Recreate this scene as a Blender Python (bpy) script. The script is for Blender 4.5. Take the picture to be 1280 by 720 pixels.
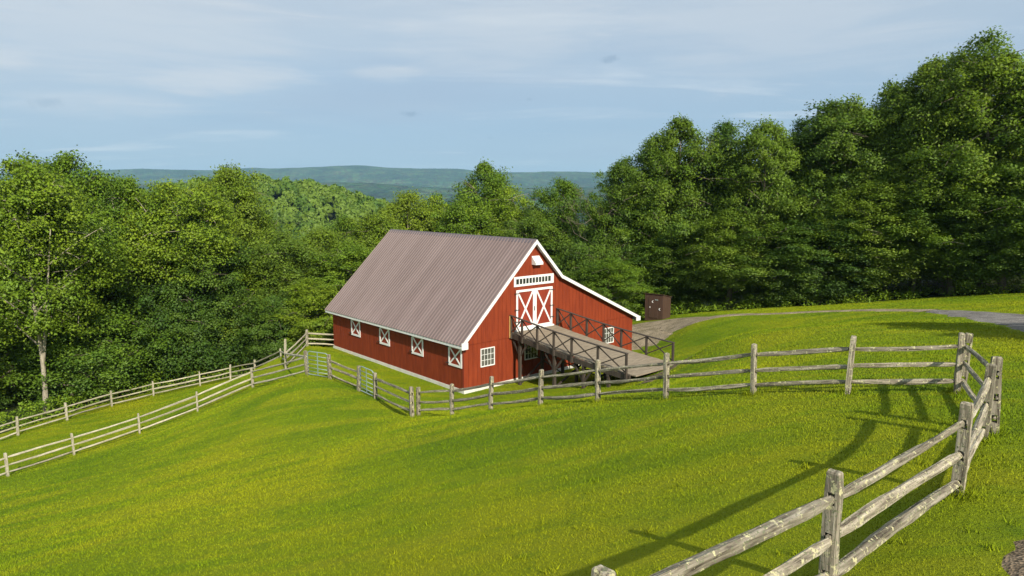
import bpy, math, random
import numpy as np
from mathutils import Vector, Matrix, noise as mn
R = math.radians
for o in list(bpy.data.objects): bpy.data.objects.remove(o)
sc = bpy.context.scene
COL = sc.collection
# ------------------------------------------------------------ camera
F = 863.565; PITCH = R(7.652); ZC = 10.654      # focal length in px of a 1280 wide frame, camera height over the barn floor
cd = bpy.data.cameras.new('camera'); cam = bpy.data.objects.new('camera', cd); COL.objects.link(cam)
cam.location = (0, 0, ZC); cam.rotation_euler = (math.pi/2 - PITCH, 0, 0)
cd.sensor_width = 36; cd.lens = F/1280*36; cd.clip_start = .1; cd.clip_end = 40000
sc.camera = cam
# ------------------------------------------------------------ light
SUN_AZ, SUN_EL = R(156), R(33)
sc.view_settings.view_transform = 'Standard'; sc.view_settings.look = 'None'
sc.view_settings.exposure = 0.33; sc.view_settings.gamma = 1
w = bpy.data.worlds.new('World'); sc.world = w; w.use_nodes = True
nt = w.node_tree; nt.nodes.clear()
def N(nt, t, **k):
    n = nt.nodes.new(t)
    for a, b in k.items():
        if a in n.inputs.keys(): n.inputs[a].default_value = b
        else: setattr(n, a, b)
    return n
def ray(u, v):
    x = (u-640)/F; q = (360-v)/F
    return np.array([x, math.cos(PITCH)+q*math.sin(PITCH), -math.sin(PITCH)+q*math.cos(PITCH)])
def build_world():
    L = nt.links.new
    sky = N(nt, 'ShaderNodeTexSky', sky_type='NISHITA', sun_disc=False, sun_elevation=SUN_EL, sun_rotation=SUN_AZ, altitude=500, air_density=1.0, dust_density=1.2, ozone_density=2.0)
    tc = N(nt, 'ShaderNodeTexCoord'); sep = N(nt, 'ShaderNodeSeparateXYZ'); L(tc.outputs['Generated'], sep.inputs[0])
    mz = N(nt, 'ShaderNodeMath', operation='MAXIMUM'); L(sep.outputs['Z'], mz.inputs[0]); mz.inputs[1].default_value = 0
    az = N(nt, 'ShaderNodeMath', operation='ADD'); L(mz.outputs[0], az.inputs[0]); az.inputs[1].default_value = .11
    dv = N(nt, 'ShaderNodeVectorMath', operation='DIVIDE'); L(tc.outputs['Generated'], dv.inputs[0])
    cb = N(nt, 'ShaderNodeCombineXYZ'); L(az.outputs[0], cb.inputs[0]); L(az.outputs[0], cb.inputs[1]); cb.inputs[2].default_value = 1; L(cb.outputs[0], dv.inputs[1])
    def cloud(scale, loc, det, rot, fr, to, sx=1, dist=.4):
        mp = N(nt, 'ShaderNodeMapping'); mp.inputs['Location'].default_value = loc; mp.inputs['Rotation'].default_value = (0, 0, R(rot)); mp.inputs['Scale'].default_value = (sx, 1, 0)
        L(dv.outputs[0], mp.inputs[0])
        n = N(nt, 'ShaderNodeTexNoise', Scale=scale, Detail=det, Roughness=.55, Distortion=dist); L(mp.outputs[0], n.inputs['Vector'])
        r = N(nt, 'ShaderNodeMapRange', interpolation_type='SMOOTHSTEP'); L(n.outputs['Fac'], r.inputs[0])
        r.inputs[1].default_value = fr; r.inputs[2].default_value = to
        return r.outputs[0]
    c1 = cloud(.30, (3.1, 1.2, 0), 6, 8, .40, .62, .8)
    c2 = cloud(.75, (7.3, 5.2, 0), 8, -6, .47, .70, .35)
    c3 = cloud(1.5, (1.7, 9.4, 0), 7, 5, .55, .74, .3)
    base = N(nt, 'ShaderNodeMixRGB', Fac=.80); 
    sk = N(nt, 'ShaderNodeVectorMath', operation='SCALE'); L(sky.outputs[0], sk.inputs[0]); sk.inputs['Scale'].default_value = .10
    # thin overcast veil over the clear sky
    vr = N(nt, 'ShaderNodeValToRGB'); L(sep.outputs['Z'], vr.inputs[0])
    e = vr.color_ramp.elements; e[0].position = 0; e[0].color = (.36, .49, .64, 1); e[1].position = .40; e[1].color = (.60, .69, .76, 1)
    m = vr.color_ramp.elements.new(.09); m.color = (.34, .47, .62, 1); m = vr.color_ramp.elements.new(.26); m.color = (.52, .60, .68, 1)
    L(sk.outputs[0], base.inputs[1]); L(vr.outputs[0], base.inputs[2])
    a = base.outputs[0]
    lift = N(nt, 'ShaderNodeMapRange', interpolation_type='SMOOTHSTEP'); L(sep.outputs['Z'], lift.inputs[0]); lift.inputs[1].default_value = .05; lift.inputs[2].default_value = .19; lift.inputs[3].default_value = .25
    cm = N(nt, 'ShaderNodeMath', operation='MULTIPLY'); L(c1, cm.inputs[0]); L(lift.outputs[0], cm.inputs[1]); c1 = cm.outputs[0]
    for c, col, f in ((c1, (.56, .63, .69, 1), .70), (c2, (.36, .46, .60, 1), .45), (c3, (.78, .82, .84, 1), .5)):
        mu = N(nt, 'ShaderNodeMath', operation='MULTIPLY'); L(c, mu.inputs[0]); mu.inputs[1].default_value = f
        mx = N(nt, 'ShaderNodeMixRGB'); L(mu.outputs[0], mx.inputs[0]); L(a, mx.inputs[1]); mx.inputs[2].default_value = col; a = mx.outputs[0]
    n9 = N(nt, 'ShaderNodeTexNoise', Scale=5, Detail=8, Roughness=.62, Distortion=.5); m9 = N(nt, 'ShaderNodeMapping'); m9.inputs['Scale'].default_value = (1, 1, 9); L(tc.outputs['Generated'], m9.inputs[0]); L(m9.outputs[0], n9.inputs['Vector'])
    for (u, v, rr, sx, sz, f) in ((290, 98, .19, 1, 5.5, .75), (480, 92, .10, 1, 5, .6), (130, 40, .40, 1, 3, .6), (620, 40, .34, 1, 3.5, .55), (950, 30, .40, 1, 3, .5), (8, 78, .06, 1, 2.4, .7), (120, 128, .20, 1, 6, .4)):
        d = ray(u, v); d = d/np.linalg.norm(d)
        sb = N(nt, 'ShaderNodeVectorMath', operation='SUBTRACT'); L(tc.outputs['Generated'], sb.inputs[0]); sb.inputs[1].default_value = tuple(d)
        ml = N(nt, 'ShaderNodeVectorMath', operation='MULTIPLY'); L(sb.outputs[0], ml.inputs[0]); ml.inputs[1].default_value = (sx, 1, sz)
        ln = N(nt, 'ShaderNodeVectorMath', operation='LENGTH'); L(ml.outputs[0], ln.inputs[0])
        mr = N(nt, 'ShaderNodeMapRange', interpolation_type='SMOOTHSTEP'); L(ln.outputs['Value'], mr.inputs[0]); mr.inputs[1].default_value = 0; mr.inputs[2].default_value = rr; mr.inputs[3].default_value = .5; mr.inputs[4].default_value = 0
        ad = N(nt, 'ShaderNodeMath', operation='ADD'); L(mr.outputs[0], ad.inputs[0]); L(n9.outputs['Fac'], ad.inputs[1])
        m2 = N(nt, 'ShaderNodeMapRange', interpolation_type='SMOOTHSTEP'); L(ad.outputs[0], m2.inputs[0]); m2.inputs[1].default_value = .62; m2.inputs[2].default_value = 1.05; m2.inputs[4].default_value = f*.72
        mx = N(nt, 'ShaderNodeMixRGB'); L(m2.outputs[0], mx.inputs[0]); L(a, mx.inputs[1]); mx.inputs[2].default_value = (.64, .68, .72, 1); a = mx.outputs[0]
    nn = N(nt, 'ShaderNodeTexNoise', Scale=55, Detail=5, Roughness=.7); L(tc.outputs['Generated'], nn.inputs['Vector'])
    for (u, v, rr, f) in ((513, 142, .030, .7), (760, 74, .034, .6), (612, 172, .018, .4), (662, 124, .016, .35), (60, 130, .05, .3)):
        d = ray(u, v); d = d/np.linalg.norm(d)
        sb = N(nt, 'ShaderNodeVectorMath', operation='SUBTRACT'); L(tc.outputs['Generated'], sb.inputs[0]); sb.inputs[1].default_value = tuple(d)
        ml = N(nt, 'ShaderNodeVectorMath', operation='MULTIPLY'); L(sb.outputs[0], ml.inputs[0]); ml.inputs[1].default_value = (1, 1, 2.6)
        ln = N(nt, 'ShaderNodeVectorMath', operation='LENGTH'); L(ml.outputs[0], ln.inputs[0])
        mr = N(nt, 'ShaderNodeMapRange', interpolation_type='SMOOTHSTEP'); L(ln.outputs['Value'], mr.inputs[0]); mr.inputs[1].default_value = 0; mr.inputs[2].default_value = rr; mr.inputs[3].default_value = .62; mr.inputs[4].default_value = 0
        ad = N(nt, 'ShaderNodeMath', operation='ADD'); L(mr.outputs[0], ad.inputs[0]); L(nn.outputs['Fac'], ad.inputs[1])
        m2 = N(nt, 'ShaderNodeMapRange', interpolation_type='SMOOTHSTEP'); L(ad.outputs[0], m2.inputs[0]); m2.inputs[1].default_value = .82; m2.inputs[2].default_value = 1.12; m2.inputs[4].default_value = f
        mx = N(nt, 'ShaderNodeMixRGB'); L(m2.outputs[0], mx.inputs[0]); L(a, mx.inputs[1]); mx.inputs[2].default_value = (.27, .37, .50, 1); a = mx.outputs[0]
    bg = N(nt, 'ShaderNodeBackground', Strength=.88); L(a, bg.inputs[0])
    out = N(nt, 'ShaderNodeOutputWorld'); L(bg.outputs[0], out.inputs[0])
build_world()
sd = bpy.data.lights.new('sun', 'SUN'); sd.energy = 5.0; sd.angle = R(.53); sd.color = (1, .92, .78)
sun = bpy.data.objects.new('sun', sd); COL.objects.link(sun); sun.location = (20, -60, 60)
sdir = Vector((math.sin(SUN_AZ)*math.cos(SUN_EL), math.cos(SUN_AZ)*math.cos(SUN_EL), math.sin(SUN_EL)))
sun.rotation_euler = (-sdir).to_track_quat('-Z', 'Y').to_euler()
# ------------------------------------------------------------ helpers
def at(u, v, Y):                       # a point of the world seen at photo position u, v and standing Y metres ahead
    d = ray(u, v); p = d*(Y/d[1]); p[2] += ZC; return p
def tag(o, label=None, cat=None, group=None, kind=None):
    if label: o['label'] = label
    if cat: o['category'] = cat
    if group: o['group'] = group
    if kind: o['kind'] = kind
    return o
def empty(name, loc=(0, 0, 0), rz=0, **k):
    o = bpy.data.objects.new(name, None); COL.objects.link(o); o.location = loc; o.rotation_euler = (0, 0, rz)
    o.empty_display_size = .3
    return tag(o, **k)
def link(name, me, mat, parent=None, smooth=False):
    if mat is not None and len(me.materials) == 0: me.materials.append(mat)
    if smooth: me.polygons.foreach_set('use_smooth', [True]*len(me.polygons))
    o = bpy.data.objects.new(name, me); COL.objects.link(o)
    if parent is not None: o.parent = parent
    return o
class MB:
    def __init__(s): s.v = []; s.f = []
    def add(s, vs, fs):
        b = len(s.v); s.v += [tuple(v) for v in vs]; s.f += [tuple(b+i for i in f) for f in fs]; return s
    def hexa(s, p):                    # 8 corners: bottom ring then top ring
        return s.add(p, [(3, 2, 1, 0), (4, 5, 6, 7), (0, 1, 5, 4), (1, 2, 6, 5), (2, 3, 7, 6), (3, 0, 4, 7)])
    def box(s, x0, x1, y0, y1, z0, z1):
        return s.hexa([(x0, y0, z0), (x1, y0, z0), (x1, y1, z0), (x0, y1, z0), (x0, y0, z1), (x1, y0, z1), (x1, y1, z1), (x0, y1, z1)])
    def beam(s, a, b, wd, ht, up=(0, 0, 1)):
        a = Vector(a); b = Vector(b); d = (b-a).normalized(); sx = d.cross(Vector(up)).normalized(); u = sx.cross(d).normalized()
        c = [(-wd/2, -ht/2), (wd/2, -ht/2), (wd/2, ht/2), (-wd/2, ht/2)]
        return s.hexa([a+sx*i+u*j for i, j in c]+[b+sx*i+u*j for i, j in c])
    def tube(s, pts, rads, n=8, cap=True):
        pts = [Vector(p) for p in pts]; ring = []
        ref = Vector((0, 0, 1)) if abs((pts[-1]-pts[0]).normalized().z) < .9 else Vector((1, 0, 0))
        b = len(s.v)
        for i, p in enumerate(pts):
            d = (pts[min(i+1, len(pts)-1)]-pts[max(i-1, 0)]).normalized()
            sx = d.cross(ref).normalized(); u = sx.cross(d)
            r = rads[i] if hasattr(rads, '__len__') else rads
            for k in range(n):
                t = 2*math.pi*k/n; s.v.append(tuple(p+sx*math.cos(t)*r+u*math.sin(t)*r))
        for i in range(len(pts)-1):
            for k in range(n):
                k2 = (k+1) % n; s.f.append((b+i*n+k, b+i*n+k2, b+(i+1)*n+k2, b+(i+1)*n+k))
        if cap:
            s.f.append(tuple(b+k for k in range(n))[::-1]); s.f.append(tuple(b+(len(pts)-1)*n+k for k in range(n)))
        return s
    def prism(s, poly, y0, y1):        # polygon in x,z pushed from y0 to y1
        n = len(poly)
        return s.add([(x, y0, z) for x, z in poly]+[(x, y1, z) for x, z in poly], [tuple(range(n))]+[tuple(range(2*n-1, n-1, -1))]+[(i, i+n, (i+1) % n+n, (i+1) % n) for i in range(n)])
    def mesh(s, name):
        me = bpy.data.meshes.new(name); me.from_pydata(s.v, [], s.f); me.update(); return me
    def build(s, name, mat, parent=None, smooth=False, bevel=0):
        o = link(name, s.mesh(name), mat, parent, smooth)
        if bevel:
            m = o.modifiers.new('bevel', 'BEVEL'); m.width = bevel; m.segments = 2; m.limit_method = 'ANGLE'
        return o
def np_mesh(name, verts, faces):       # verts (n,3), faces (m,k) numpy
    me = bpy.data.meshes.new(name); n, (m, k) = len(verts), faces.shape
    me.vertices.add(n); me.vertices.foreach_set('co', verts.astype(np.float32).ravel())
    me.loops.add(m*k); me.loops.foreach_set('vertex_index', faces.astype(np.int32).ravel())
    me.polygons.add(m); me.polygons.foreach_set('loop_start', (np.arange(m)*k).astype(np.int32)); me.polygons.foreach_set('loop_total', np.full(m, k, np.int32))
    me.update(calc_edges=True); return me
# ------------------------------------------------------------ materials
def mat(name, col, rough=.7, metal=0, spec=.5):
    m = bpy.data.materials.new(name); m.use_nodes = True; t = m.node_tree
    b = t.nodes['Principled BSDF']; b.inputs['Base Color'].default_value = (*col, 1); b.inputs['Roughness'].default_value = rough
    b.inputs['Metallic'].default_value = metal; b.inputs['Specular IOR Level'].default_value = spec
    return m, t, b
def noise_col(t, b, stops, scale, coord='Object', det=6, rough=.6, stretch=(1, 1, 1), bump=0, bdist=.01, dist=0):
    tc = N(t, 'ShaderNodeTexCoord'); mp = N(t, 'ShaderNodeMapping'); mp.inputs['Scale'].default_value = stretch
    t.links.new(tc.outputs[coord], mp.inputs[0])
    n = N(t, 'ShaderNodeTexNoise', Scale=scale, Detail=det, Roughness=rough, Distortion=dist); t.links.new(mp.outputs[0], n.inputs['Vector'])
    r = N(t, 'ShaderNodeValToRGB'); t.links.new(n.outputs['Fac'], r.inputs[0])
    e = r.color_ramp.elements
    while len(e) < len(stops): e.new(.5)
    for i, (p, c) in enumerate(stops): e[i].position = p; e[i].color = (*c, 1)
    if b: t.links.new(r.outputs[0], b.inputs['Base Color'])
    if bump:
        bp = N(t, 'ShaderNodeBump', Strength=bump, Distance=bdist); t.links.new(n.outputs['Fac'], bp.inputs['Height']); t.links.new(bp.outputs[0], b.inputs['Normal'])
    return n, r, mp
M = {}
def simple(name, c0, c1, scale, rough=.7, stretch=(1, 1, 1), bump=.2, bdist=.01, metal=0, spec=.4):
    m, t, b = mat(name, c0, rough, metal, spec); noise_col(t, b, [(.32, c0), (.68, c1)], scale, stretch=stretch, bump=bump, bdist=bdist); M[name] = m; return m
simple('red_siding', (.175, .026, .008), (.255, .042, .012), 1.3, .75, (3, 3, .5), .15, .004, spec=.25)
simple('red_door', (.20, .028, .012), (.26, .038, .016), 2.5, .7, (2, 2, .4), .1, .003, spec=.3)
simple('white_paint', (.70, .70, .68), (.80, .80, .78), 3, .55, bump=.05)
simple('concrete', (.58, .56, .50), (.72, .70, .64), 2.5, .85, bump=.3)
simple('ridge_metal', (.13, .105, .115), (.17, .14, .15), 2, .45, metal=.2)
simple('galvanized', (.30, .40, .40), (.42, .52, .51), 6, .45, metal=.5, bump=.05)
simple('black_iron', (.02, .02, .02), (.04, .035, .03), 9, .6)
simple('dark_timber', (.034, .025, .019), (.078, .060, .046), 3, .8, (6, 6, .7), .4, .006)
simple('deck_timber', (.17, .135, .095), (.31, .255, .18), 2.2, .85, (.8, 7, 1), .4, .006)
simple('new_timber', (.50, .30, .09), (.60, .38, .14), 4, .7, (5, 5, .8))
simple('shed_board', (.050, .026, .016), (.085, .046, .028), 3, .85, (8, 8, .5), .4, .01)
simple('glass_dark', (.018, .024, .022), (.05, .06, .055), .8, .08, bump=0, spec=.8)
simple('glass_pale', (.05, .055, .05), (.15, .145, .12), 2.0, .12, bump=0, spec=.8)
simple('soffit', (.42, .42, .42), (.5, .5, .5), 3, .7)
def roof_mat():
    m, t, b = mat('roof_metal', (.15, .11, .10), .55, 0, .35)
    n, r, mp = noise_col(t, None, [(.3, (.150, .110, .104)), (.7, (.205, .155, .148))], .9, det=6, stretch=(.22, 1.2, .22))
    t.links.new(r.outputs[0], b.inputs['Base Color']); M['roof_metal'] = m
roof_mat()
def rail_mat(name, ramp):
    m, t, b = mat(name, (.3, .27, .22), .9, 0, .2); Lk = t.links.new
    tc = N(t, 'ShaderNodeTexCoord'); oi = N(t, 'ShaderNodeObjectInfo')
    off = N(t, 'ShaderNodeVectorMath', operation='SCALE'); off.inputs[0].default_value = (13, 7, 5); Lk(oi.outputs['Random'], off.inputs['Scale'])
    ad = N(t, 'ShaderNodeVectorMath', operation='ADD'); Lk(tc.outputs['Object'], ad.inputs[0]); Lk(off.outputs[0], ad.inputs[1])
    mp = N(t, 'ShaderNodeMapping'); mp.inputs['Scale'].default_value = (1.1, 16, 16); Lk(ad.outputs[0], mp.inputs[0])
    n1 = N(t, 'ShaderNodeTexNoise', Scale=1.6, Detail=7, Roughness=.65, Distortion=.3); Lk(mp.outputs[0], n1.inputs['Vector'])
    r1 = N(t, 'ShaderNodeValToRGB'); Lk(n1.outputs['Fac'], r1.inputs[0]); e = r1.color_ramp.elements; e.new(.5)
    for i, (p, c) in enumerate(ramp): e[i].position = p; e[i].color = c
    hs = N(t, 'ShaderNodeHueSaturation', Saturation=.9); Lk(r1.outputs[0], hs.inputs['Color'])
    mr = N(t, 'ShaderNodeMapRange'); Lk(oi.outputs['Random'], mr.inputs[0]); mr.inputs[3].default_value = .72; mr.inputs[4].default_value = 1.15; Lk(mr.outputs[0], hs.inputs['Value'])
    # lichen spots
    n2 = N(t, 'ShaderNodeTexNoise', Scale=13, Detail=4, Roughness=.6); Lk(ad.outputs[0], n2.inputs['Vector'])
    r2 = N(t, 'ShaderNodeMapRange'); Lk(n2.outputs['Fac'], r2.inputs[0]); r2.inputs[1].default_value = .585; r2.inputs[2].default_value = .62
    n3 = N(t, 'ShaderNodeTexNoise', Scale=30, Detail=3, Roughness=.6); Lk(ad.outputs[0], n3.inputs['Vector'])
    r3 = N(t, 'ShaderNodeMapRange'); Lk(n3.outputs['Fac'], r3.inputs[0]); r3.inputs[1].default_value = .57; r3.inputs[2].default_value = .62
    m1 = N(t, 'ShaderNodeMixRGB'); Lk(r2.outputs[0], m1.inputs[0]); Lk(hs.outputs[0], m1.inputs[1]); m1.inputs[2].default_value = (.50, .47, .27, 1)
    m2 = N(t, 'ShaderNodeMixRGB'); Lk(r3.outputs[0], m2.inputs[0]); Lk(m1.outputs[0], m2.inputs[1]); m2.inputs[2].default_value = (.16, .17, .10, 1)
    Lk(m2.outputs[0], b.inputs['Base Color'])
    bp = N(t, 'ShaderNodeBump', Strength=.8, Distance=.02); Lk(n1.outputs['Fac'], bp.inputs['Height']); Lk(bp.outputs[0], b.inputs['Normal'])
    M[name] = m
rail_mat('weathered_wood', [(.35, (.065, .052, .036, 1)), (.49, (.26, .220, .155, 1)), (.67, (.50, .445, .335, 1))])
rail_mat('pale_wood', [(.33, (.20, .17, .115, 1)), (.48, (.42, .37, .27, 1)), (.66, (.62, .56, .42, 1))])
def grass_mat(name, k=1.0, bump=True):
    m, t, b = mat(name, (.1, .2, .01), .85, 0, .12); Lk = t.links.new
    tc = N(t, 'ShaderNodeTexCoord')
    def ns(scale, det, st=(1, 1, 1), rot=0, rg=.55):
        mp = N(t, 'ShaderNodeMapping'); mp.inputs['Scale'].default_value = st; mp.inputs['Rotation'].default_value = (0, 0, rot); Lk(tc.outputs['Object'], mp.inputs[0])
        n = N(t, 'ShaderNodeTexNoise', Scale=scale, Detail=det, Roughness=rg); Lk(mp.outputs[0], n.inputs['Vector']); return n
    big = ns(.14, 5, (1, 1, 1), 0, .6); band = ns(.5, 4, (.25, 1.6, 1), R(20)); mid = ns(1.3, 6, rg=.7); fine = ns(22, 4, rg=.75)
    r = N(t, 'ShaderNodeValToRGB'); Lk(big.outputs['Fac'], r.inputs[0]); e = r.color_ramp.elements; e.new(.5)
    for i, (p, c) in enumerate([(.34, (.100, .165, .003)), (.50, (.152, .212, .004)), (.66, (.220, .248, .005))]): e[i].position = p; e[i].color = (c[0]*k, c[1]*k, c[2]*k, 1)
    a = r.outputs[0]
    def mix(n, lo, hi, col, f, src):
        mr = N(t, 'ShaderNodeMapRange', interpolation_type='SMOOTHSTEP'); Lk(n.outputs['Fac'], mr.inputs[0]); mr.inputs[1].default_value = lo; mr.inputs[2].default_value = hi; mr.inputs[4].default_value = f
        x = N(t, 'ShaderNodeMixRGB'); Lk(mr.outputs[0], x.inputs[0]); Lk(src, x.inputs[1]); x.inputs[2].default_value = (*[c*k for c in col], 1); return x.outputs[0]
    a = mix(band, .48, .62, (.235, .25, .008), .55, a); a = mix(band, .46, .34, (.085, .150, .004), .45, a)
    a = mix(mid, .55, .72, (.075, .145, .006), .55, a)
    a = mix(mid, .42, .28, (.20, .205, .012), .30, a)
    a = mix(fine, .42, .30, (.055, .10, .004), .6, a)
    a = mix(fine, .60, .74, (.19, .25, .01), .4, a)
    Lk(a, b.inputs['Base Color'])
    if bump:
        bp = N(t, 'ShaderNodeBump', Strength=.85, Distance=.06); Lk(fine.outputs['Fac'], bp.inputs['Height'])
        bp2 = N(t, 'ShaderNodeBump', Strength=.6, Distance=.25); Lk(mid.outputs['Fac'], bp2.inputs['Height']); Lk(bp.outputs[0], bp2.inputs['Normal']); Lk(bp2.outputs[0], b.inputs['Normal'])
    M[name] = m; return m, t, b, a
def ground_mat():
    m, t, b, a = grass_mat('lawn'); Lk = t.links.new
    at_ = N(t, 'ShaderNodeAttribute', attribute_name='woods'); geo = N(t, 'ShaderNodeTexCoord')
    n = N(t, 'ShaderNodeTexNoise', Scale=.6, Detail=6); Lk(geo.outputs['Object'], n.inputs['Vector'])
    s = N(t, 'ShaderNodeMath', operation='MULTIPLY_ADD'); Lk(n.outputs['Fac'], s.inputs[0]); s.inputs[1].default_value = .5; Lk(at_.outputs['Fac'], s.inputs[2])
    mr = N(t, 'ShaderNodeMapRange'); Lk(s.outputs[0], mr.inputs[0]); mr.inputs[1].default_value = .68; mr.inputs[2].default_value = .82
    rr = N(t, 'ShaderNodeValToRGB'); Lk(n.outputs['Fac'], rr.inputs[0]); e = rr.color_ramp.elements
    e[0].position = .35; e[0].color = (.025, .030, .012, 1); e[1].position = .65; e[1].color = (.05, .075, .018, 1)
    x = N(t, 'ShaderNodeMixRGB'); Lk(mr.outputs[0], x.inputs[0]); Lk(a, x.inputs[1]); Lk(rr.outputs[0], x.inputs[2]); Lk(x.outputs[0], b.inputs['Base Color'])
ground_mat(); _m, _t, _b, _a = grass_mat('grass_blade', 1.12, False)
_v = N(_t, 'ShaderNodeAttribute', attribute_name='tone'); _r = N(_t, 'ShaderNodeMapRange'); _t.links.new(_v.outputs['Fac'], _r.inputs[0]); _r.inputs[3].default_value = .72; _r.inputs[4].default_value = 1.28; _g = N(_t, 'ShaderNodeNewGeometry'); _s1 = N(_t, 'ShaderNodeVectorMath', operation='MULTIPLY_ADD'); _t.links.new(_g.outputs['Normal'], _s1.inputs[0]); _s1.inputs[1].default_value = (.42, .42, .42); _s1.inputs[2].default_value = (0, 0, .6); _s2 = N(_t, 'ShaderNodeVectorMath', operation='NORMALIZE'); _t.links.new(_s1.outputs[0], _s2.inputs[0]); _t.links.new(_s2.outputs[0], _b.inputs['Normal'])
_h = N(_t, 'ShaderNodeHueSaturation'); _t.links.new(_a, _h.inputs['Color']); _t.links.new(_r.outputs[0], _h.inputs['Value']); _t.links.new(_h.outputs[0], _b.inputs['Base Color'])
def gravel(name, c0, c1, c2):
    m, t, b = mat(name, c0, .95, 0, .15); Lk = t.links.new
    n, r, mp = noise_col(t, None, [(.35, c0), (.52, c1), (.68, c2)], 1.1, det=8, rough=.7)
    n2 = N(t, 'ShaderNodeTexVoronoi', Scale=26); tc = N(t, 'ShaderNodeTexCoord'); Lk(tc.outputs['Object'], n2.inputs['Vector'])
    x = N(t, 'ShaderNodeMixRGB', blend_type='OVERLAY', Fac=.45); Lk(r.outputs[0], x.inputs[1]); sc3 = N(t, 'ShaderNodeSeparateColor'); Lk(n2.outputs['Color'], sc3.inputs[0]); Lk(sc3.outputs[0], x.inputs[2])
    hs = N(t, 'ShaderNodeHueSaturation', Saturation=1.0); Lk(x.outputs[0], hs.inputs['Color']); Lk(hs.outputs[0], b.inputs['Base Color'])
    bp = N(t, 'ShaderNodeBump', Strength=.7, Distance=.03); Lk(n2.outputs['Distance'], bp.inputs['Height']); Lk(bp.outputs[0], b.inputs['Normal'])
    M[name] = m
gravel('gravel_tan', (.17, .14, .085), (.28, .225, .15), (.37, .30, .205))
gravel('gravel_grey', (.12, .11, .10), (.19, .175, .16), (.27, .25, .225))
gravel('soil', (.10, .070, .042), (.17, .125, .08), (.26, .20, .14))
def leaf_mat(name, c0, c1, c2):
    m, t, b = mat(name, c1, .55, 0, .25); Lk = t.links.new
    oi = N(t, 'ShaderNodeObjectInfo'); av = N(t, 'ShaderNodeAttribute', attribute_name='tone')
    s = N(t, 'ShaderNodeMath', operation='MULTIPLY_ADD'); Lk(oi.outputs['Random'], s.inputs[0]); s.inputs[1].default_value = .55
    s2 = N(t, 'ShaderNodeMath', operation='MULTIPLY'); Lk(av.outputs['Fac'], s2.inputs[0]); s2.inputs[1].default_value = .5; Lk(s2.outputs[0], s.inputs[2])
    r = N(t, 'ShaderNodeValToRGB'); Lk(s.outputs[0], r.inputs[0]); e = r.color_ramp.elements; e.new(.5)
    for i, (p, c) in enumerate([(.1, c0), (.5, c1), (.95, c2)]): e[i].position = p; e[i].color = (*c, 1)
    Lk(r.outputs[0], b.inputs['Base Color'])
    ca = N(t, 'ShaderNodeAttribute', attribute_name='clump'); vt = N(t, 'ShaderNodeVectorTransform', vector_type='VECTOR', convert_from='OBJECT', convert_to='WORLD'); Lk(ca.outputs['Vector'], vt.inputs[0])
    ge = N(t, 'ShaderNodeNewGeometry'); ma = N(t, 'ShaderNodeVectorMath', operation='MULTIPLY_ADD'); Lk(ge.outputs['Normal'], ma.inputs[0]); ma.inputs[1].default_value = (.55, .55, .55); Lk(vt.outputs[0], ma.inputs[2])
    no = N(t, 'ShaderNodeVectorMath', operation='NORMALIZE'); Lk(ma.outputs[0], no.inputs[0]); Lk(no.outputs[0], b.inputs['Normal'])
    tr = N(t, 'ShaderNodeBsdfTranslucent'); tn = N(t, 'ShaderNodeMixRGB', blend_type='MULTIPLY', Fac=1); Lk(r.outputs[0], tn.inputs[1]); tn.inputs[2].default_value = (1.5, 1.7, .5, 1); Lk(tn.outputs[0], tr.inputs[0])
    mx = N(t, 'ShaderNodeMixShader', Fac=.20); Lk(b.outputs[0], mx.inputs[1]); Lk(tr.outputs[0], mx.inputs[2])
    Lk(mx.outputs[0], t.nodes['Material Output'].inputs[0]); M[name] = m
leaf_mat('leaf', (.078, .155, .013), (.138, .228, .014), (.225, .31, .018))
leaf_mat('leaf_yellow', (.105, .180, .014), (.155, .235, .017), (.215, .285, .021))
leaf_mat('leaf_dark', (.052, .115, .014), (.092, .165, .016), (.150, .225, .020))
leaf_mat('leaf_mid', (.055, .118, .012), (.095, .168, .013), (.160, .235, .016))
leaf_mat('leaf_far', (.032, .085, .014), (.072, .145, .018), (.14, .215, .024))
simple('bark', (.10, .080, .058), (.24, .20, .15), 4, .9, (3, 3, .6), .6, .03)
simple('bark_pale', (.22, .19, .14), (.42, .37, .29), 3, .9, (3, 3, .6), .5, .03)
def hill_mat():
    m, t, b = mat('far_forest', (.05, .09, .03), .95, 0, .05); Lk = t.links.new
    tc = N(t, 'ShaderNodeTexCoord')
    v = N(t, 'ShaderNodeTexVoronoi', Scale=.035); Lk(tc.outputs['Object'], v.inputs['Vector'])
    n = N(t, 'ShaderNodeTexNoise', Scale=.0035, Detail=10, Roughness=.75); Lk(tc.outputs['Object'], n.inputs['Vector'])
    r = N(t, 'ShaderNodeValToRGB'); Lk(n.outputs['Fac'], r.inputs[0]); e = r.color_ramp.elements; e.new(.5)
    for i, (p, c) in enumerate([(.40, (.012, .036, .014)), (.5, (.028, .065, .018)), (.62, (.065, .11, .022))]): e[i].position = p; e[i].color = (*c, 1)
    x = N(t, 'ShaderNodeMixRGB', blend_type='OVERLAY', Fac=.5); Lk(r.outputs[0], x.inputs[1]); Lk(v.outputs['Color'], x.inputs[2])
    hs = N(t, 'ShaderNodeHueSaturation', Saturation=.8); Lk(x.outputs[0], hs.inputs['Color']); Lk(hs.outputs[0], b.inputs['Base Color'])
    bp = N(t, 'ShaderNodeBump', Strength=1, Distance=8); Lk(v.outputs['Distance'], bp.inputs['Height']); bp.invert = True; Lk(bp.outputs[0], b.inputs['Normal'])
    M['far_forest'] = m
hill_mat()
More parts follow.
